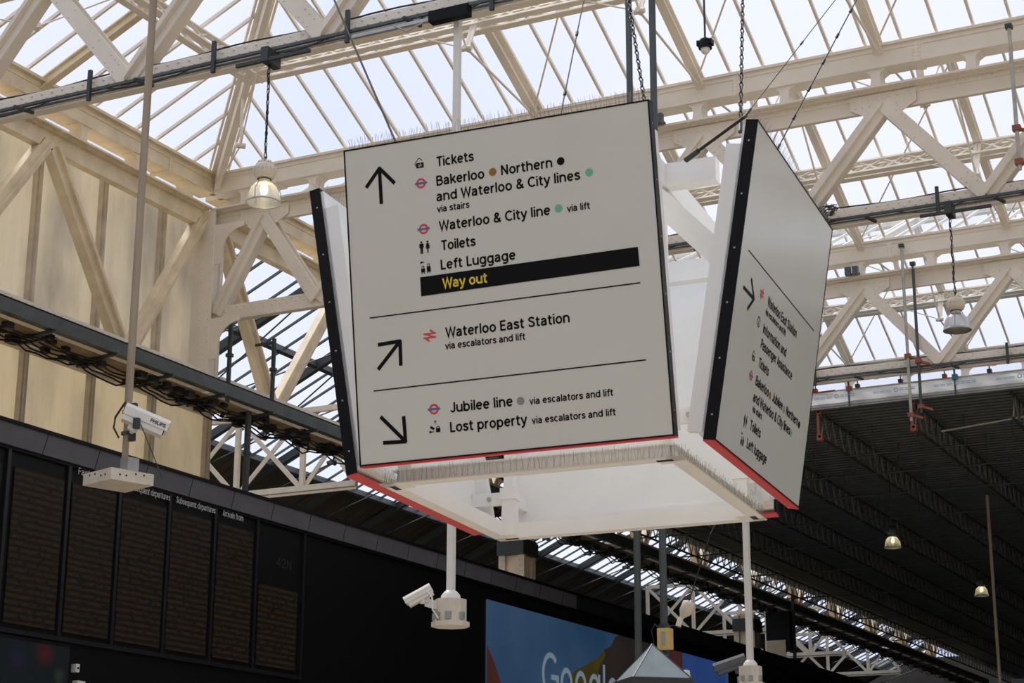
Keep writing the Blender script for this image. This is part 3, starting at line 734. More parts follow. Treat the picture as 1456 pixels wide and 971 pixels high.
for i, y in enumerate((44.2, 46.6, 49.4, 53, 57, 62, 68, 75, 83)):
    MB().tube((-22.5, y, 11.66), (20, y, 11.66), .024, 6).build('cross_tube', STEEL, root, O)
    if i < 4:
        for k in range(16): x = -14.5+1.15*k; MB().tube((x, y, 11.66), (x, y, 12.42), .018, 6).build('hanger_tube', STEEL, root, O)
MB().tube((-10.2, 43.1, 11.8), (-4, 42.2, 12.05), .024, 6).build('cross_tube', TUBE, root, O)
for k, (x, y) in enumerate(((-12.9, 42.5), (-10.6, 42.5))):
    MB().box(x-.07, x+.07, 42.0, 42.14, 11.62, 11.78).box(x-.06, x+.06, 42.0, 42.14, 12.27, 12.40).bar((x-.03, 42.06, 11.7), (x-.03, 42.06, 12.5), .07, .06).build('coupler', ORANGE, root, O)

O = Vector((-6, 41.8, 12.4)); root = empty('debris_sheeting', O, 'white plastic debris sheeting on a rail along the front edge of the dark deck', 'sheeting')
b = MB(); nx, nz = 220, 8
def sh(i, j):
    x = -13.6+13.6*i/nx*1.3; t = j/nz
    return (x, 41.83+.03*math.sin(x*2.3+t*2)+.025*math.sin(x*7+3*t)+.05*t*math.sin(x*1.1), 12.46+.28*t*(1+.10*math.sin(x*1.7)))
vs = [sh(i, j) for j in range(nz+1) for i in range(nx+1)]
b.add(vs, [(j*(nx+1)+i, j*(nx+1)+i+1, (j+1)*(nx+1)+i+1, (j+1)*(nx+1)+i) for j in range(nz) for i in range(nx)], True)
b.build('sheet', SHEET, root, O)
MB().tube((-13.6, 41.84, 12.76), (4, 41.84, 12.76), .024, 8).build('rail', TUBE, root, O)
for i in range(9):
    x = -12.05+2.55*i
    MB().tube((x, 41.76, 12.3), (x, 41.76, 12.95), .024, 8).build('upright', STEEL, root, O)
    MB().box(x-.06, x+.06, 41.74, 41.86, 12.70, 12.82).build('coupler', (ORANGE, BLUEC)[i % 2], root, O)
for i in range(16):
    x = -12.9+1.05*i
    MB().box(x-.05, x+.05, 41.78, 41.9, 12.78, 12.86).tube((x, 41.84, 12.8), (x, 41.84, 12.98), .018, 6).build('clip', (DARK, ORANGE)[i % 3 == 0], root, O)
b = MB()
MB().bar((-13.4, 41.80, 12.74), (-12.4, 41.80, 12.755), .03, .05).build('orange_strap', ORANGE, root, O)
for i in range(6):
    x = -12.35+1.45*i; z = 12.60
    m_ = Matrix(((1, 0, 0), (0, 0, -1), (0, 1, 0)))
    lg = MB().lathe((x, 41.74, z), [(.035, 0), (.055, 0)], 16, m_)
    for rr in range(2):
        for q in range(3): lg.box(x+.08+q*.13, x+.19+q*.13, 41.738, 41.742, z-.03+.04*rr, z-.012+.04*rr); lg.box(x-.55+q*.15, x-.42+q*.15, 41.738, 41.742, z-.04+.03*rr, z-.026+.03*rr)
    lg.build('printed_mark', PRINTB, root, O)

# scaffold standards
for (x, y, z0, z1, m_, lb) in ((-10.47, 41.35, 11.7, 16.05, TUBE, 'pale scaffold tube rising through the far girder to the gutter'), (-10.25, 41.45, 11.9, 15.6, STEEL, 'dark scaffold tube just right of the pale tube at the deck edge'),
                              (-5.57, 30.45, 13.3, 16.05, TUBE, 'grey scaffold tube hanging at the upper right edge')):
    o = empty('scaffold_standard', (x, y, z0), lb, 'scaffold tube'); O = o.location
    MB().tube((x, y, z0), (x, y, z1), .036, 10).build('tube', m_, o, O)
    MB().box(x-.06, x+.06, y-.06, y+.06, z1-.08, z1).build('end_clamp', DARK, o, O)
    for zz in ((z0+z1)*.5-.6, z0+.15): MB().box(x-.07, x+.07, y-.06, y+.06, zz-.05, zz+.05).bar((x, y, zz), (x+.25, y+.1, zz-.08), .05, .05).build('coupler', ORANGE, o, O)

# ================================================================== THE HANGING SIGN
PA, PDT, PH = 1.574, .441, 2.592
FH, FD = 1.292, .084
PL = math.hypot(PDT, PH); HW = 1.33
sign = empty('hanging_direction_sign', (-6.464, 14.113, 4.788), 'large four-sided white hanging station direction sign with black text and red lower edges', 'sign')
sign.rotation_mode = 'YXZ'; sign.rotation_euler = (-.0211, -.0119, .0789)
def panel_matrix(k):
    base = Matrix(((1, 0, 0, 0), (0, -PDT/PL, -PH/PL, -PA), (0, PH/PL, -PDT/PL, 0), (0, 0, 0, 1)))
    return Matrix.Rotation(PI/2*k, 4, 'Z') @ base
def child(o, parent, mt=None):
    o.parent = parent
    if mt is not None: o.matrix_local = mt
    return o
def spikes(bm, p, q, outv, up_, n, h=.10):
    p, q, outv, up_ = Vector(p), Vector(q), Vector(outv), Vector(up_)
    for i in range(n):
        for s_ in (-1, 1, 0):
            c = p.lerp(q, (i+random.random()*.6)/n); t = c + up_*h*random.uniform(.75, 1.05) + outv*s_*h*.38 + (q-p).normalized()*random.uniform(-.015, .015)
            bm.tube(c, t, .0014, 3)
panels = []
for k, nm in enumerate(('front', 'right', 'back', 'left')):
    pn = MB().box(-HW+.012, HW-.012, .012, PL-.012, -.03, 0).build('sign_panel', FACE)
    child(pn, sign, panel_matrix(k)); panels.append(pn)
    fr = MB().box(-HW, -HW+.012, 0, PL, -.095, .004).box(HW-.012, HW, 0, PL, -.095, .004).box(-HW, HW, PL-.012, PL, -.095, .004).box(-HW+.012, HW-.012, .0, .012, -.03, .004)
    child(fr.build('panel_edging', BLACK), pn)
    sc = MB()
    for s_ in (-1, 1):
        for i in range(6): sc.tube((s_*HW, .2+i*.45, -.05), (s_*(HW+.002), .2+i*.45, -.05), .008, 8)
    child(sc.build('screw', STEELL), pn)
    child(MB().box(-HW, HW, -.012, 0, -.095, .003).build('red_edge', RED), pn)
    child(MB().box(-HW+.02, HW-.02, .03, PL-.03, -.12, -.03).box(-HW+.02, -HW+.09, .06, PL-.2, -.24, -.095).box(HW-.09, HW-.02, .06, PL-.2, -.24, -.095).box(-HW+.09, HW-.09, .05, .12, -.16, -.12).build('backing_tray', WHITE), pn)
    sp = MB(); spikes(sp, (-HW+.03, PL, -.05), (HW-.03, PL, -.05), (0, 0, 1), (0, 1, 0), 66, .115)
    child(tag(sp.build('spike_strip', SPIKE), kind='stuff'), pn)
def ptext(pn, body, s0, t0, s1, t1, cap, m=INK, z=.0025):
    mt = Matrix.Translation((s0, (t0+t1)/2, z))
    text_mesh('lettering', body, m, pn, mt, cap, s1-s0, bold=.0022)
def disc(bm, x, y, r, z, r0=0.0005, n=28): bm.lathe((x, y, z), [(r0, 0), (r, 0)], n)
def flat(bm, poly, z): bm.add([(x, y, z) for x, y in poly], [tuple(range(len(poly)))])
def stroke(bm, p, q, w, z, ends=(0, 0)):
    p, q = Vector((*p, z)), Vector((*q, z)); d = (q-p).normalized(); s = Vector((-d.y, d.x, 0))*w/2
    p -= d*ends[0]; q += d*ends[1]
    bm.add([p-s, q-s, q+s, p+s], [(0, 1, 2, 3)])
def roundel(pn, x, y, r=.042):
    b = MB(); disc(b, x, y, r, .0025, r*.62); child(b.build('pictogram', REDI), pn)
    b = MB(); flat(b, [(x-r*1.28, y-r*.2), (x+r*1.28, y-r*.2), (x+r*1.28, y+r*.2), (x-r*1.28, y+r*.2)], .0035); child(b.build('pictogram', BLUEI), pn)
def rail_arrows(pn, x, y, s=.05, m=REDI):
    b = MB(); w = s*.26
    for dy in (.33, -.33): stroke(b, (x-s*1.15, y+dy*s), (x+s*1.15, y+dy*s), w, .0025)
    stroke(b, (x+s*.1, y+s*.95), (x+s*.85, y+s*.33), w*1.1, .0028); stroke(b, (x-s*.85, y+s*.33), (x+s*.85, y-s*.33), w*.9, .0028) ; stroke(b, (x-s*.1, y-s*.95), (x-s*.85, y-s*.33), w*1.1, .0028)
    child(b.build('pictogram', m), pn)
def ticket(pn, x, y, s=.05):
    b = MB(); w = s*.11
    P = [(x-s*.85, y-.05*s), (x-s*.05, y+s*.95), (x+s*.55, y+s*.45)]
    stroke(b, P[0], P[1], w, .0025); stroke(b, P[1], P[2], w, .0025); stroke(b, P[0], (x-s*.55, y-s*.35), w, .0025)
    flat(b, [(x-s*.55, y-s*.75), (x+s*.75, y-s*.75), (x+s*.75, y+s*.12), (x-s*.55, y+s*.12)], .0025)
    child(b.build('pictogram', INK), pn)
    rail_arrows(pn, x+s*.1, y-s*.32, s*.33, FACE)
    pn.children[-1].location.z = .0012
def figure(b, x, y, s, skirt):
    disc(b, x, y+s*.82, s*.16, .0025)
    if skirt: flat(b, [(x-s*.16, y+s*.6), (x-s*.38, y-s*.1), (x-s*.3, y-s*.12), (x-s*.14, y+s*.25), (x-s*.32, y-s*.3), (x-s*.1, y-s*.3), (x-s*.08, y-s), (x+s*.08, y-s), (x+s*.1, y-s*.3), (x+s*.32, y-s*.3), (x+s*.14, y+s*.25), (x+s*.3, y-s*.12), (x+s*.38, y-s*.1), (x+s*.16, y+s*.6)], .0025)
    else: flat(b, [(x-s*.26, y+s*.6), (x-s*.36, y+s*.5), (x-s*.36, y-s*.1), (x-s*.27, y-s*.1), (x-s*.22, y+s*.3), (x-s*.2, y-s), (x-s*.03, y-s), (x, y-s*.15), (x+s*.03, y-s), (x+s*.2, y-s), (x+s*.22, y+s*.3), (x+s*.27, y-s*.1), (x+s*.36, y-s*.1), (x+s*.36, y+s*.5), (x+s*.26, y+s*.6)], .0025)
def toilets(pn, x, y, s=.05):
    b = MB(); figure(b, x-s*.55, y, s*1.05, False); figure(b, x+s*.55, y, s*1.05, True); child(b.build('pictogram', INK), pn)
def luggage(pn, x, y, s=.05):
    b = MB()
    for dx, k in ((-.5, .7), (.5, 1.0)):
        cx_ = x+dx*s; w = s*.34; h = s*.9*k
        flat(b, [(cx_-w, y-s*.8), (cx_+w, y-s*.8), (cx_+w, y-s*.8+h), (cx_-w, y-s*.8+h)], .0025)
        t = y-s*.8+h
        stroke(b, (cx_-w*.5, t), (cx_-w*.5, t+s*.4), s*.1, .0025); stroke(b, (cx_+w*.5, t), (cx_+w*.5, t+s*.4), s*.1, .0025); stroke(b, (cx_-w*.6, t+s*.4), (cx_+w*.6, t+s*.4), s*.1, .0025)
        for e in (-.6, .6): disc(b, cx_+w*e, y-s*.92, s*.1, .0025, n=10)
    flat(b, [(x-s*.9, y+s*1.05), (x-s*.1, y+s*.85), (x-s*.9, y+s*.65)], .0025)
    child(b.build('pictogram', INK), pn)
def lost(pn, x, y, s=.05):
    b = MB(); stroke(b, (x-s*.8, y+s*.1), (x-s*.15, y-s*.3), s*.38, .0025); stroke(b, (x-s*.85, y-s*.75), (x-s*.2, y-s*.7), s*.12, .0025); disc(b, x-s*.85, y-s*.72, s*.2, .0025, s*.06, 12)
    flat(b, [(x+s*.15, y-s*.85), (x+s*.9, y-s*.85), (x+s*.9, y-s*.2), (x+s*.15, y-s*.2)], .0025); disc(b, x+s*.52, y-s*.18, s*.32, .0025, s*.2, 16)
    child(b.build('pictogram', INK), pn)
    text_mesh('pictogram', '?', INK, pn, Matrix.Translation((x-s*.15, y+s*.35, .0025)), s*.7, s*.42)
def dot(pn, x, y, m, r=.032):
    b = MB(); disc(b, x, y, r, .0025); child(b.build('line_colour_dot', m), pn)
def arrow(pn, tail, tip, a, c, w=.03):
    b = MB(); tail, tip, a, c = Vector(tail), Vector(tip), Vector(a), Vector(c)
    stroke(b, tail, tip, w, .0025, (0, -w*.5)); stroke(b, a, tip, w, .0026, (0, w*.25)); stroke(b, c, tip, w, .0027, (0, w*.25))
    child(b.build('arrow', INK), pn)
F_, R_ = panels[0], panels[1]
BIG, SML = .081, .055
for (tx, s0, t0, s1, t1) in (('Tickets', -0.503, 2.366, -0.167, 2.367), ('Bakerloo', -0.509, 2.211, -0.085, 2.207), ('Northern', 0.059, 2.214, 0.499, 2.210), ('and Waterloo & City lines', -0.517, 2.077, 0.725, 2.082),
    ('Waterloo & City line', -0.511, 1.833, 0.456, 1.836), ('Toilets', -0.505, 1.674, -0.196, 1.672), ('Left Luggage', -0.514, 1.518, 0.139, 1.515), ('Waterloo East Station', -0.508, 0.962, 0.555, 0.962),
    ('Jubilee line', -0.505, 0.356, 0.035, 0.360), ('Lost property', -0.515, 0.199, 0.148, 0.204)): ptext(F_, tx, s0, t0, s1, t1, BIG)
for (tx, s0, t0, s1, t1) in (('via stairs', -0.518, 1.990, -0.230, 1.988), ('via lift', 0.593, 1.836, 0.790, 1.834), ('via escalators and lift', -0.518, 0.872, 0.178, 0.865), ('via escalators and lift', 0.172, 0.355, 0.871, 0.352), ('via escalators and lift', 0.181, 0.201, 0.880, 0.200)): ptext(F_, tx, s0, t0, s1, t1, SML)
b = MB(); flat(b, [(-.70, 1.322), (1.155, 1.332), (1.152, 1.482), (-.70, 1.478)], .0018); child(b.build('way_out_band', INK), F_)
ptext(F_, 'Way out', -0.509, 1.363, -0.110, 1.363, BIG, YELI, .004)
for y in (1.20, .60):
    b = MB(); stroke(b, (-1.17, y), (1.15, y), .010, .0025); child(b.build('rule_line', INK), F_)
arrow(F_, (-1.01, 2.13), (-1.01, 2.43), (-1.14, 2.285), (-.88, 2.285), .031)
arrow(F_, (-1.12, .77), (-.91, .98), (-1.11, .972), (-.915, .78), .031)
arrow(F_, (-1.12, .385), (-.91, .165), (-1.11, .172), (-.915, .37), .031)
roundel(F_, -.645, 2.25); roundel(F_, -.645, 1.87); roundel(F_, -.645, .40)
ticket(F_, -.65, 2.415); toilets(F_, -.645, 1.72); luggage(F_, -.645, 1.555); rail_arrows(F_, -.645, .995, .048); lost(F_, -.645, .255)
dot(F_, -.012, 2.25, BROWNI); dot(F_, .57, 2.25, INK); dot(F_, .80, 2.125, GREENI); dot(F_, .525, 1.875, GREENI); dot(F_, .10, .39, GREYI)
for (tx, s0, t0, s1, t1) in (('Waterloo East Station', -0.419, 1.357, 0.563, 1.355), ('Information and', -0.448, 1.113, 0.311, 1.114), ('Passenger Assistance', -0.459, 0.979, 0.583, 0.984), ('Tickets', -0.455, 0.826, -0.135, 0.820),
    ('Bakerloo', -0.471, 0.667, -0.059, 0.662), ('Jubilee', 0.065, 0.664, 0.407, 0.668), ('Northern', 0.532, 0.663, 0.956, 0.659), ('and Waterloo & City lines', -0.481, 0.531, 0.731, 0.524), ('Toilets', -0.474, 0.290, -0.141, 0.295), ('Left luggage', -0.491, 0.135, 0.126, 0.134)): ptext(R_, tx, s0, t0, s1, t1, BIG)
for (tx, s0, t0, s1, t1) in (('via escalators and lift', -0.449, 1.279, 0.226, 1.269), ('via stairs', -0.463, 0.439, -0.171, 0.448)): ptext(R_, tx, s0, t0, s1, t1, SML)
b = MB(); stroke(b, (-1.12, 1.60), (1.12, 1.585), .010, .0025); child(b.build('rule_line', INK), R_)
arrow(R_, (-1.13, 1.29), (-.81, 1.29), (-.95, 1.42), (-.95, 1.16), .031)
rail_arrows(R_, -.61, 1.395, .048); ticket(R_, -.62, .865); roundel(R_, -.62, .70); toilets(R_, -.61, .325); luggage(R_, -.63, .17)
b = MB(); disc(b, -.60, 1.16, .045, .0025, .037); child(b.build('pictogram', INK), R_)
text_mesh('pictogram', 'i', INK, R_, Matrix.Translation((-.608, 1.13, .0025)), .06, .013)
dot(R_, -.012, .69, BROWNI); dot(R_, .46, .69, GREYI); dot(R_, 1.0, .685, INK); dot(R_, .775, .555, GREENI)

# bottom frame: channel open to the outside, spikes standing on its ledge
def frame_side(k):
    M4 = Matrix.Rotation(PI/2*k, 4, 'Z')
    b = MB().box(-FH, FH, -FH, -FH+.125, -FD-.012, -FD+.0).box(-FH+.11, FH-.11, -FH+.11, -FH+.125, -FD, .03).box(-FH+.11, FH-.11, -FH+.07, -FH+.125, .03, .042)
    return child(b.build('frame_beam', WHITE), sign, M4)
fb = [frame_side(k) for k in range(4)]
for k in range(4):
    sp = MB(); spikes(sp, (-FH+.02, -FH+.03, -FD), (FH-.02, -FH+.03, -FD), (0, -.6, 0), (0, 0, 1), 48, .12)
    child(tag(sp.build('spike_strip', SPIKE), kind='stuff'), fb[k])
    child(MB().box(FH-.22, FH-.09, -FH+.05, -FH+.10, -FD-.015, -FD-.010).build('drain_slot', BLACK), fb[k])
for sx in (-1, 1):
    for sy in (-1, 1):
        px_, py_ = sx*1.12, sy*1.12
        p = child(MB().box(px_-.045, px_+.045, py_-.045, py_+.045, -FD, 2.3).build('post', WHITE), sign)
        child(MB().box(px_-.075, px_+.075, py_-.075, py_+.075, .25, .36).box(px_-.06, px_+.06, py_-.06, py_+.06, -FD-.002, .25).build('collar', WHITE), p)
        a = MB().bar((px_, py_, .27), (px_+sx*.38, py_, .27), .05, .12).bar((px_, py_, .27), (px_, py_+sy*.38, .27), .05, .12)
        child(a.build('arm', WHITE), p)
        bt = MB().tube((px_+sx*.2, py_-.03, .27), (px_+sx*.2, py_-.045*1.2, .27), .02).tube((px_-.03, py_+sy*.2, .27), (px_-.055, py_+sy*.2, .27), .02)
        child(bt.build('bolt', STEELL), p)
for k in range(4):
    M4 = Matrix.Rotation(PI/2*k, 4, 'Z')
    child(MB().box(-1.42, 1.62, -1.20, -1.08, 2.19, 2.39).build('top_beam', WHITE), sign, M4)
    if k in (0, 2): child(MB().bar((.98, -1.22, 2.24), (1.66, -1.22, 1.50), .19, .03, (0, 1, 0)).build('brace', WHITE), sign, M4)

# ---- cables and chains that carry the sign (they run up past the top of the frame)
def wire(name, p, q, r, label, m=CABLE, knots=0, chain=False, cat='cable'):
    p, q = Vector(p), Vector(q); o = empty(name, p, label, cat); O = o.location
    if chain:
        b = MB(); L = (q-p).length; n = int(L/.075); d = (q-p).normalized(); a = d.orthogonal().normalized(); c2 = d.cross(a)
        for i in range(n):
            s = a if i % 2 else c2; c0 = p + d*.075*i; w = .016; h = .045
            ring = [c0 + s*w*math.cos(t*PI/3) + d*h*math.sin(t*PI/3) for t in range(6)]
            for t in range(6): b.tube(ring[t], ring[(t+1) % 6], .0065, 4)
        b.build('links', m, o, O)
    else: MB().tube(p, q, r, 6).build('strand', m, o, O)
    for i in range(knots):
        c0 = p.lerp(q, (i+.5)/knots); d = (q-p).normalized()
        MB().tube(c0-d*.03, c0+d*.03, r*2.2, 6).build('knot', m, o, O)
    d = (q-p).normalized(); MB().tube(p-d*.05, p+d*.09, max(r*1.8, .012), 8).build('end_fitting', DARK, o, O)
    return o
def ext(p, q, z):
    p, q = Vector(p), Vector(q); return p + (q-p)*((z-p.z)/(q.z-p.z))
def W_(x, back, k=0):
    M = Matrix.Translation(sign.location) @ sign.rotation_euler.to_matrix().to_4x4() @ panel_matrix(k)
    return M @ Vector((x, PL-.06, -.03-back))
wire('suspension_cable', W_(-.86, .06), (-10.59, 14.39, 13.0), .010, 'thin black cable rising left from the top left part of the front panel')
wire('suspension_cable', W_(.54, .06), (-6.84, 16.25, 13.0), .006, 'thin black cable rising right from the middle of the front panel top', knots=7)
wire('suspension_chain', W_(1.26, .10), (-7.14, 16.1, 13.0), .01, 'dark chain beside the two dark poles at the front panel right end', m=CHAIN, chain=True, cat='chain')
wire('suspension_chain', W_(-1.28, .12, 1), (-5.67, 16.84, 13.0), .01, 'dark vertical chain above the near end of the right panel', m=CHAIN, chain=True, cat='chain')
wire('suspension_cable', W_(-.55, .06, 1), (-3.51, 17.92, 13.0), .006, 'beaded dark cable rising right from the top edge of the right panel', knots=16)
wire('suspension_cable', (-4.91, 12.85, 7.15), (-4.36, 12.66, 7.33), .014, 'thick black cable end sloping between front and right panels')
wire('stay_wire', (-4.36, 12.66, 7.34), (-3.21, 18.06, 13.0), .004, 'hair thin grey wire continuing up right from the thick cable end', knots=3)

# ================================================================== HANGING POLES, CAMERAS
# left brown pole
O = Vector((-15.77, 19.5, 6.6)); root = empty('hanging_pole', O, 'brown steel pole hanging at the left with a flat cream box at its foot', 'pole')
MB().tube((-15.77, 19.5, 7.75), (-15.77, 19.5, 18), .055, 14).build('upper_tube', RUSTY, root, O)
MB().tube((-15.77, 19.5, 6.80), (-15.77, 19.5, 7.75), .045, 14).tube((-15.77, 19.5, 7.72), (-15.77, 19.5, 7.78), .06, 14).build('lower_tube', RUSTY, root, O)
M45 = Matrix.Rotation(R(27+45), 3, 'Z')
def rbox(bm, c, ax, sx, sy, z0, z1):
    c = Vector(c); ex = ax @ Vector((1, 0, 0)); ey = ax @ Vector((0, 1, 0))
    return bm.prism([(-sx, -sy), (sx, -sy), (sx, sy), (-sx, sy)], (c.x, c.y, z0), ex, ey, (0, 0, z1-z0))
bx = rbox(MB(), (-15.86, 19.5, 0), M45, .34, .34, 6.66, 6.82).build('foot_box', CREAMB, root, O)
b = MB()
for e in (-.2, -.1, .05, .18):
    for sgn_, axx in ((-1, Vector((1, 0, 0))), (-1, Vector((0, 1, 0)))):
        nrm_ = M45 @ (axx*-1); al = M45 @ Vector((axx.y, axx.x, 0)); p0 = Vector((-15.86, 19.5, 6.76+.02*(1 if e > 0 else -1))) + nrm_*.34 + al*e; b.tube(p0, p0+nrm_*.004, .014, 8)
b.build('bolt_hole', BLACK, bx, O)
b = rbox(MB(), (-15.62, 19.42, 0), M45, .09, .09, 6.82, 7.0).build('small_box', STEELL, root, O)
MB().tube((-15.77, 19.5, 7.36), (-15.77, 19.5, 7.40), .075, 14).tube((-15.77, 19.5, 7.66), (-15.77, 19.5, 7.70), .075, 14).build('clamp', STEEL, root, O)
MB().bar((-15.63, 19.45, 7.25), (-15.63, 19.45, 7.78), .09, .05, (0, 1, 0)).build('mounting_plate', DARK, root, O)
MB().path([(-15.74, 19.4, 7.8), (-15.9, 19.4, 7.6), (-15.9, 19.38, 7.45), (-15.8, 19.38, 7.3)], .014).build('cable', CABLE, root, O)
def cctv(loc, aim, L, W, H, label, m=PLASW, text=None, upv=Z):
    """camera housing with sunshield, along aim direction from its rear at loc"""
    loc, d = Vector(loc), Vector(aim).normalized(); root = empty('security_camera', loc, label, 'camera'); O = root.location
    sd = d.cross(upv).normalized(); u_ = sd.cross(d)
    prof = [(-W/2, -H/2), (W/2, -H/2), (W/2, H*.3), (W*.32, H/2), (-W*.32, H/2), (-W/2, H*.3)]
    MB().prism(prof, loc, sd, u_, d*L*.93).build('housing', m, root, O)
    sp = [(-W*.56, -H*.15), (-W*.56, H*.36), (-W*.36, H*.60), (W*.36, H*.60), (W*.56, H*.36), (W*.56, -H*.15), (W*.53, -H*.15), (W*.53, H*.34), (W*.34, H*.56), (-W*.34, H*.56), (-W*.53, H*.34), (-W*.53, -H*.15)]
    MB().prism(sp, loc-d*L*.03, sd, u_, d*L*1.03).build('sunshield', m, root, O)
    MB().tube(loc+d*L*.93, loc+d*L*.95, H*.34, 16).build('lens', LENS, root, O)
    MB().bar(loc+d*L*.3-u_*H*.5, loc+d*L*.3-u_*H*.85, W*.5, L*.22, d).tube(loc+d*L*.3-u_*H*.8-sd*W*.4, loc+d*L*.3-u_*H*.8+sd*W*.4, H*.16, 10).build('mount', m, root, O)
    return root, sd, u_, d
# camera with maker's lettering on the left pole
c_, sd, u_, d = cctv((-15.62, 19.25, 7.60), (.66, .56, -.33), .62, .22, .22, 'white security camera on the brown pole at the left, pointing right')
mt = Matrix.Identity(4)
ax_ = d; ay_ = u_; nz = ax_.cross(ay_)
pos = Vector((-15.62, 19.25, 7.60)) + d*.36 + nz*.128 - u_*.0
mt = Matrix(((ax_.x, ay_.x, nz.x, pos.x+15.62), (ax_.y, ay_.y, nz.y, pos.y-19.25), (ax_.z, ay_.z, nz.z, pos.z-7.60), (0, 0, 0, 1)))
text_mesh('lettering', 'PHILIPS', INK, c_, mt, 0.05, .22, bold=.004)
MB().bar((-15.62, 19.45, 7.58), (-15.42, 19.25, 7.42), .05, .06).tube((-15.4, 19.24, 7.36), (-15.4, 19.24, 7.50), .05).path([(-15.3, 19.2, 7.4), (-15.2, 19.3, 7.1), (-15.12, 19.5, 6.7)], .007).build('arm', DARK, c_, c_.location)

def box_pole(X, Y, zf, ztop, w, label):
    O = Vector((X, Y, zf)); root = empty('hanging_pole', O, label, 'pole', 'white square camera poles')
    MB().box(X-w, X+w, Y-w, Y+w, zf+.36, ztop).build('shaft', PLASW, root, O)
    oct_ = [(.20*math.cos(PI/8+PI/4*i), .20*math.sin(PI/8+PI/4*i)) for i in range(8)]
    bx = MB().prism(oct_, (X, Y, zf+.06), (1, 0, 0), (0, 1, 0), (0, 0, .28)).prism([(x*1.2, y*1.2) for x, y in oct_], (X, Y, zf), (1, 0, 0), (0, 1, 0), (0, 0, .06)).build('terminal_box', CREAMB, root, O)
    MB().lathe((X, Y, zf+.34), [(.13, 0), (.12, .05), (.08, .10), (.05, .12)], 16).build('boss', PLASW, root, O)
    b = MB()
    for a in (-2.0, -1.2, -2.9, -.3): b.box(X+.19*math.cos(a)-.035, X+.19*math.cos(a)+.035, Y+.19*math.sin(a)-.035, Y+.19*math.sin(a)+.035, zf+.08, zf+.17)
    b.build('clip', STEELL, bx, O)
    return root
box_pole(-11.02, 20.12, 4.56, 12.93, .042, 'white square pole with a cream terminal box below the left end of the sign')
box_pole(-10.85, 30.7, 4.72, 12.93, .05, 'white square pole below the right end of the sign, terminal box cut by the frame')
c_, sd, u_, d = cctv((-11.22, 19.98, 5.02), (-.85, -.35, -.50), .36, .14, .13, 'small white security camera pointing down left on the middle white pole')
MB().bar((-11.02, 20.05, 4.78), (-11.28, 19.95, 4.86), .05, .10).tube((-11.30, 19.92, 4.84), (-11.30, 19.92, 4.97), .04).path([(-11.22, 19.9, 4.98), (-11.14, 19.86, 4.9), (-11.13, 19.86, 4.75), (-11.05, 19.86, 4.64)], .012).build('arm', PLASW, c_, c_.location)
c_, sd, u_, d = cctv((-12.05, 33.8, 5.52), (-.9, -.35, -.32), .62, .24, .22, 'dark grey security camera at the bottom edge beside the right white pole', m=mat('grey_camera_shell', (.10, .11, .115), .35))
MB().bar((-12.0, 33.8, 5.42), (-11.2, 32.0, 5.15), .05, .06).build('arm', CREAMB, c_, c_.location)

# twin dark poles behind the sign
O = Vector((-8.49, 20.12, 4.2)); root = empty('hanging_pole', O, 'left of the two long dark green poles passing behind the sign', 'pole', 'dark green poles behind the sign')
MB().tube((-8.49, 20.12, 4.0), (-8.49, 20.12, 12.93), .042, 12).build('tube', STEEL, root, O)
MB().tube((-8.49, 20.12, 8.0), (-8.49, 20.12, 8.12), .055, 12).build('socket', DARK, root, O)
O = Vector((-8.16, 20.12, 4.2)); root = empty('hanging_pole', O, 'right of the two long dark green poles, with a yellow box near its foot', 'pole', 'dark green poles behind the sign')
MB().tube((-8.16, 20.12, 4.22), (-8.16, 20.12, 12.93), .045, 12).build('tube', STEEL, root, O)
MB().tube((-8.16, 20.12, 4.08), (-8.16, 20.12, 4.30), .06, 12).tube((-8.16, 20.12, 4.4), (-8.16, 20.12, 4.44), .065, 12).build('socket', DARK, root, O)
O = Vector((-8.09, 19.95, 4.12)); root = empty('junction_box', O, 'small yellow plastic box strapped to the right dark pole', 'box')
MB().box(-8.17, -8.02, 19.92, 20.05, 4.13, 4.37).build('housing', YBOX, root, O)
MB().box(-8.12, -8.07, 19.915, 19.92, 4.17, 4.33).build('label_plate', STEELL, root, O)
MB().path([(-8.15, 19.95, 4.37), (-8.2, 19.93, 4.42), (-8.25, 19.95, 4.35), (-8.24, 20.0, 4.2)], .008).path([(-8.05, 19.95, 4.37), (-7.98, 19.95, 4.40), (-7.9, 20.0, 4.36)], .006).build('cable', CABLE, root, O)

# glazed pyramid top
O = Vector((-8.05, 19.4, 0)); root = empty('pyramid_kiosk', O, 'grey glazed pyramid kiosk top at the bottom edge, in front of the dark poles', 'kiosk')
Mp = Matrix.Rotation(R(27+14), 3, 'Z'); ex = Mp @ Vector((1, 0, 0)); ey = Mp @ Vector((0, 1, 0)); c0 = Vector((-8.06, 19.5, 3.72)); hw_ = .35
cs = [c0 + ex*a*hw_ + ey*b_*hw_ for a, b_ in ((-1, -1), (1, -1), (1, 1), (-1, 1))]; ap = c0 + Z*.42
b = MB()
for i in range(4): b.quad(cs[i], cs[(i+1) % 4], ap)
b.quad(*cs[::-1]); b.build('pyramid', LEAD, root, O)
b = MB()
for i in range(4): b.bar(cs[i], ap, .012, .012); b.bar(cs[i], cs[(i+1) % 4], .02, .025)
b.build('glazing_rib', STEEL, root, O)
b = rbox(MB(), c0, Mp, .36, .36, 3.60, 3.715); rbox(b, c0, Mp, .30, .30, .0, 3.6); b.build('body', DARK, root, O)
MB().lathe(c0 + ex*.33 + Z*.02 - ey*.2, [(.001, .10), (.04, .09), (.05, .03), (.05, 0)], 12).build('end_cap', CREAMB, root, O)

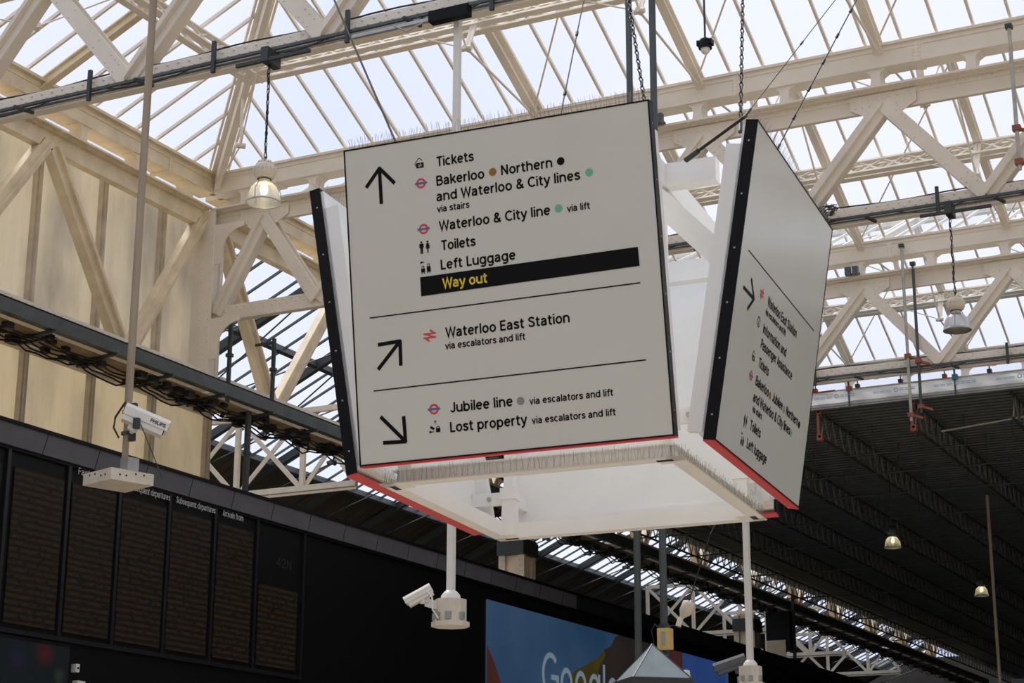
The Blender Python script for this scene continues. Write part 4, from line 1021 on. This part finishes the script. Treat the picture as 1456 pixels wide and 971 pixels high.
# little spot camera near the poles and signal box
O = Vector((-11.1, 28.1, 5.6)); root = empty('spot_lamp', O, 'small white spot lamp right of the dark poles, above the board edge', 'lamp')
MB().lathe(O, [(.03, 0), (.05, .05), (.10, .12), (.12, .28), (.06, .32)], 14, Matrix.Rotation(R(35), 3, 'Y'), True).build('housing', CREAMB, root, O)
MB().tube(O + Vector((.12, 0, .2)), O + Vector((.55, 0, 1.35)), .012).path([O + Vector((.55, 0, 1.35)), O + Vector((1.1, 1, 3.2)), O + Vector((1.6, 2.4, 7.2))], .010).build('cable', CABLE, root, O)
MB().tube(O + Vector((0, 0, .02)), O + Vector((-.05, 0, -.12)), .05).build('mount', PLASW, root, O)
O = Vector((-21.75, 65.0, 8.96)); root = empty('signal_box', O, 'dark open cabinet with a pale front plate right of the right white pole', 'cabinet')
x, y, z = -21.75, 65.0, 9.02
MB().box(x-.45, x+.45, y-.35, y+.35, z+.3, z+1.7).build('cabinet', BOARD, root, O)
MB().box(x-.42, x+.30, y-.42, y-.36, z-.05, z+.65).build('front_plate', CREAMD, root, O)
MB().bar((x-.5, y, z-.06), (x-.5, y, z+2.0), .06, .06).bar((x+.5, y, z-.06), (x+.5, y, z+2.3), .1, .1).build('frame', DARK, root, O)

# right thin pole under the deck
O = Vector((-10.7, 50, 0)); root = empty('hanging_pole', O, 'thin grey brown pole under the dark deck at the far right', 'pole')
MB().tube((-10.7, 50, 0), (-10.7, 50, 11.63), .045, 10).build('tube', RUSTY, root, O)
MB().tube((-10.7, 50, 11.5), (-10.7, 50, 11.63), .07, 10).build('collar', DARK, root, O)

# ================================================================== LAMPS
def bell_lamp(loc, ztop, label, w=.235, lit=True, chain=True):
    loc = Vector(loc); root = empty('pendant_lamp', loc, label, 'lamp', 'bell shaped station lamps'); O = root.location; s = w/.235
    P = lambda pr: [(r*s, z*s) for r, z in pr]
    MB().lathe(loc, P([(.235, 0), (.232, .06), (.215, .14), (.18, .22), (.13, .275), (.075, .30)]), 32).build('glass_bell', BELL if lit else ALU, root, O)
    MB().lathe(loc, P([(.240, -.012), (.246, 0), (.240, .012), (.232, 0), (.240, -.012)]), 32).build('rim_band', STEELL, root, O)
    b = MB().lathe(loc, P([(.075, .29), (.085, .33), (.08, .35), (.13, .37), (.155, .42), (.155, .50), (.13, .56), (.06, .60), (.02, .62)]), 24)
    for i in range(16):
        a = 2*PI*i/16; b.bar(loc + Vector((.157*s*math.cos(a), .157*s*math.sin(a), .46*s)), loc + Vector((.07*s*math.cos(a), .07*s*math.sin(a), .61*s)), .012, .05)
    b.build('gear_housing', CREAMB if chain else STEEL, root, O)
    MB().lathe(loc, P([(.09, .335), (.10, .345), (.09, .355)]), 20).build('clip_ring', DARK, root, O)
    MB().lathe(loc + Z*.12*s, P([(.001, 0), (.045, .02), (.06, .07), (.04, .14), (.025, .17)]), 14).build('bulb', BULB if lit else PLASW, root, O)
    for i in range(3):
        a = 2*PI*i/3+.6; MB().path([loc + Vector((.24*s*math.cos(a), .24*s*math.sin(a), 0)), loc + Vector((.235*s*math.cos(a), .235*s*math.sin(a), .15*s)), loc + Vector((.1*s*math.cos(a), .1*s*math.sin(a), .34*s))], .007).build('guard_wire', STEELL, root, O)
    if chain:
        b = MB(); z = loc.z+.6*s; i = 0
        while z < ztop:
            ax2 = Vector((1, 0, 0)) if i % 2 else Vector((0, 1, 0)); c0 = Vector((loc.x, loc.y, z+.04)); ring = [c0 + ax2*.02*math.cos(t*PI/3) + Z*.05*math.sin(t*PI/3) for t in range(6)]
            for t in range(6): b.tube(ring[t], ring[(t+1) % 6], .007, 4)
            z += .08; i += 1
        b.path([(loc.x+.02*math.sin(t*1.1), loc.y+.02*math.cos(t*1.3), loc.z+.6*s+(ztop-loc.z-.6*s)*t/18) for t in range(19)], .010)
        b.build('chain', CHAIN, root, O)
        MB().bar((loc.x-.5, loc.y-.1, ztop+.03), (loc.x+.75, loc.y-.1, ztop+.03), .05, .05).box(loc.x-.06, loc.x+.06, loc.y-.14, loc.y+.2, ztop, ztop+.225).build('hanger_rail', DARK, root, O)
    else:
        MB().tube(loc + Z*.6*s, (loc.x, loc.y, ztop), .02).build('stem', DARK, root, O)
    return root
bell_lamp((-14.02, 20.0, 10.62), 12.72, 'bell lamp hanging on a chain at the upper left, beside the front sign panel')
bell_lamp((-6.86, 30.6, 10.62), 12.72, 'bell lamp hanging on a chain at the upper right, beside the right sign panel', lit=False)
bell_lamp((-13.63, 50.9, 10.42), 12.47, 'glowing bell lamp in the dark just right of the sign, under the deck', chain=False)
bell_lamp((-13.98, 63.4, 10.68), 12.47, 'smaller glowing bell lamp farther right and lower under the dark deck', chain=False)
for (x, y, z) in ((-14.02, 20.0, 10.80), (-13.63, 50.9, 10.6), (-13.98, 63.4, 10.86)):
    ld = bpy.data.lights.new('lamp_glow', 'POINT'); ld.energy = 18; ld.color = (1, .85, .6); ld.shadow_soft_size = .05
    lo = bpy.data.objects.new('lamp_glow', ld); col.objects.link(lo); lo.location = (x, y, z+.02)

O = Vector((-7.42, 20.05, 11.56)); root = empty('ceiling_sensor', O, 'black cup with white dome on a thin rod, above right of the front panel', 'sensor')
MB().tube((-7.42, 20.05, 11.72), (-7.42, 20.05, 12.93), .014, 8).build('rod', DARK, root, O)
MB().lathe((-7.42, 20.05, 11.62), [(.085, 0), (.085, .10), (.06, .13), (.02, .14)], 18, None, True).build('cup', BLACK, root, O)
MB().box(-7.52, -7.49, 20.0, 20.1, 11.66, 11.73).box(-7.35, -7.32, 20.0, 20.1, 11.66, 11.73).build('lug', BLACK, root, O)
MB().lathe((-7.42, 20.05, 11.62), [(.06, 0), (.055, -.04), (.035, -.065), (.001, -.075)], 18).build('dome', PLASW, root, O)
for (x, y, lb) in ((-12.37, 30.62, 'pair of small grey floodlights on the girder flange just right of the front sign panel'), (-11.7, 41.37, 'pair of small dark floodlights on the far girder flange right of the right sign panel')):
    o = empty('floodlight', (x, y, 15.47), lb, 'floodlight'); O = o.location
    for e in (-.09, .09):
        MB().box(x+e-.07, x+e+.07, y-.14, y-.02, 15.44, 15.64).build('lamp_head', STEEL, o, O)
    MB().box(x-.17, x+.17, y-.03, y+.05, 15.47, 15.50).build('bracket', DARK, o, O)
# black control box and light batten on the nearest girder
O = Vector((-10.95, 20.0, 12.75)); root = empty('control_box', O, 'black control box clipped under the near girder, upper centre left', 'box')
MB().box(-11.35, -10.75, 19.88, 20.02, 12.76, 12.92).build('housing', BLACK, root, O)
MB().box(-12.6, -11.35, 19.92, 19.98, 12.80, 12.85).path([(-11.9, 19.9, 12.83), (-11.7, 19.9, 12.7), (-11.45, 19.9, 12.78)], .012).build('feed_duct', STEELL, root, O)
# bundle of loose wire on the middle girder
O = Vector((-9.1, 30.6, 13.1)); root = empty('wire_bundle', O, 'tangle of loose grey wire on the girder at the tip of the right sign panel', 'wire bundle')
b = MB()
for k in range(9):
    ph = random.random()*6; b.path([(-9.15+.33*math.cos(t*.8+ph)*random.uniform(.6, 1), 30.55+.05*math.sin(t+k), 13.14+.10*math.sin(t*.8*1.4+ph)) for t in range(14)], .006, 5)
b.build('coil', STEEL, root, O)
MB().box(-9.3, -9.1, 30.58, 30.74, 13.04, 13.18).build('tie', CABLE, root, O)
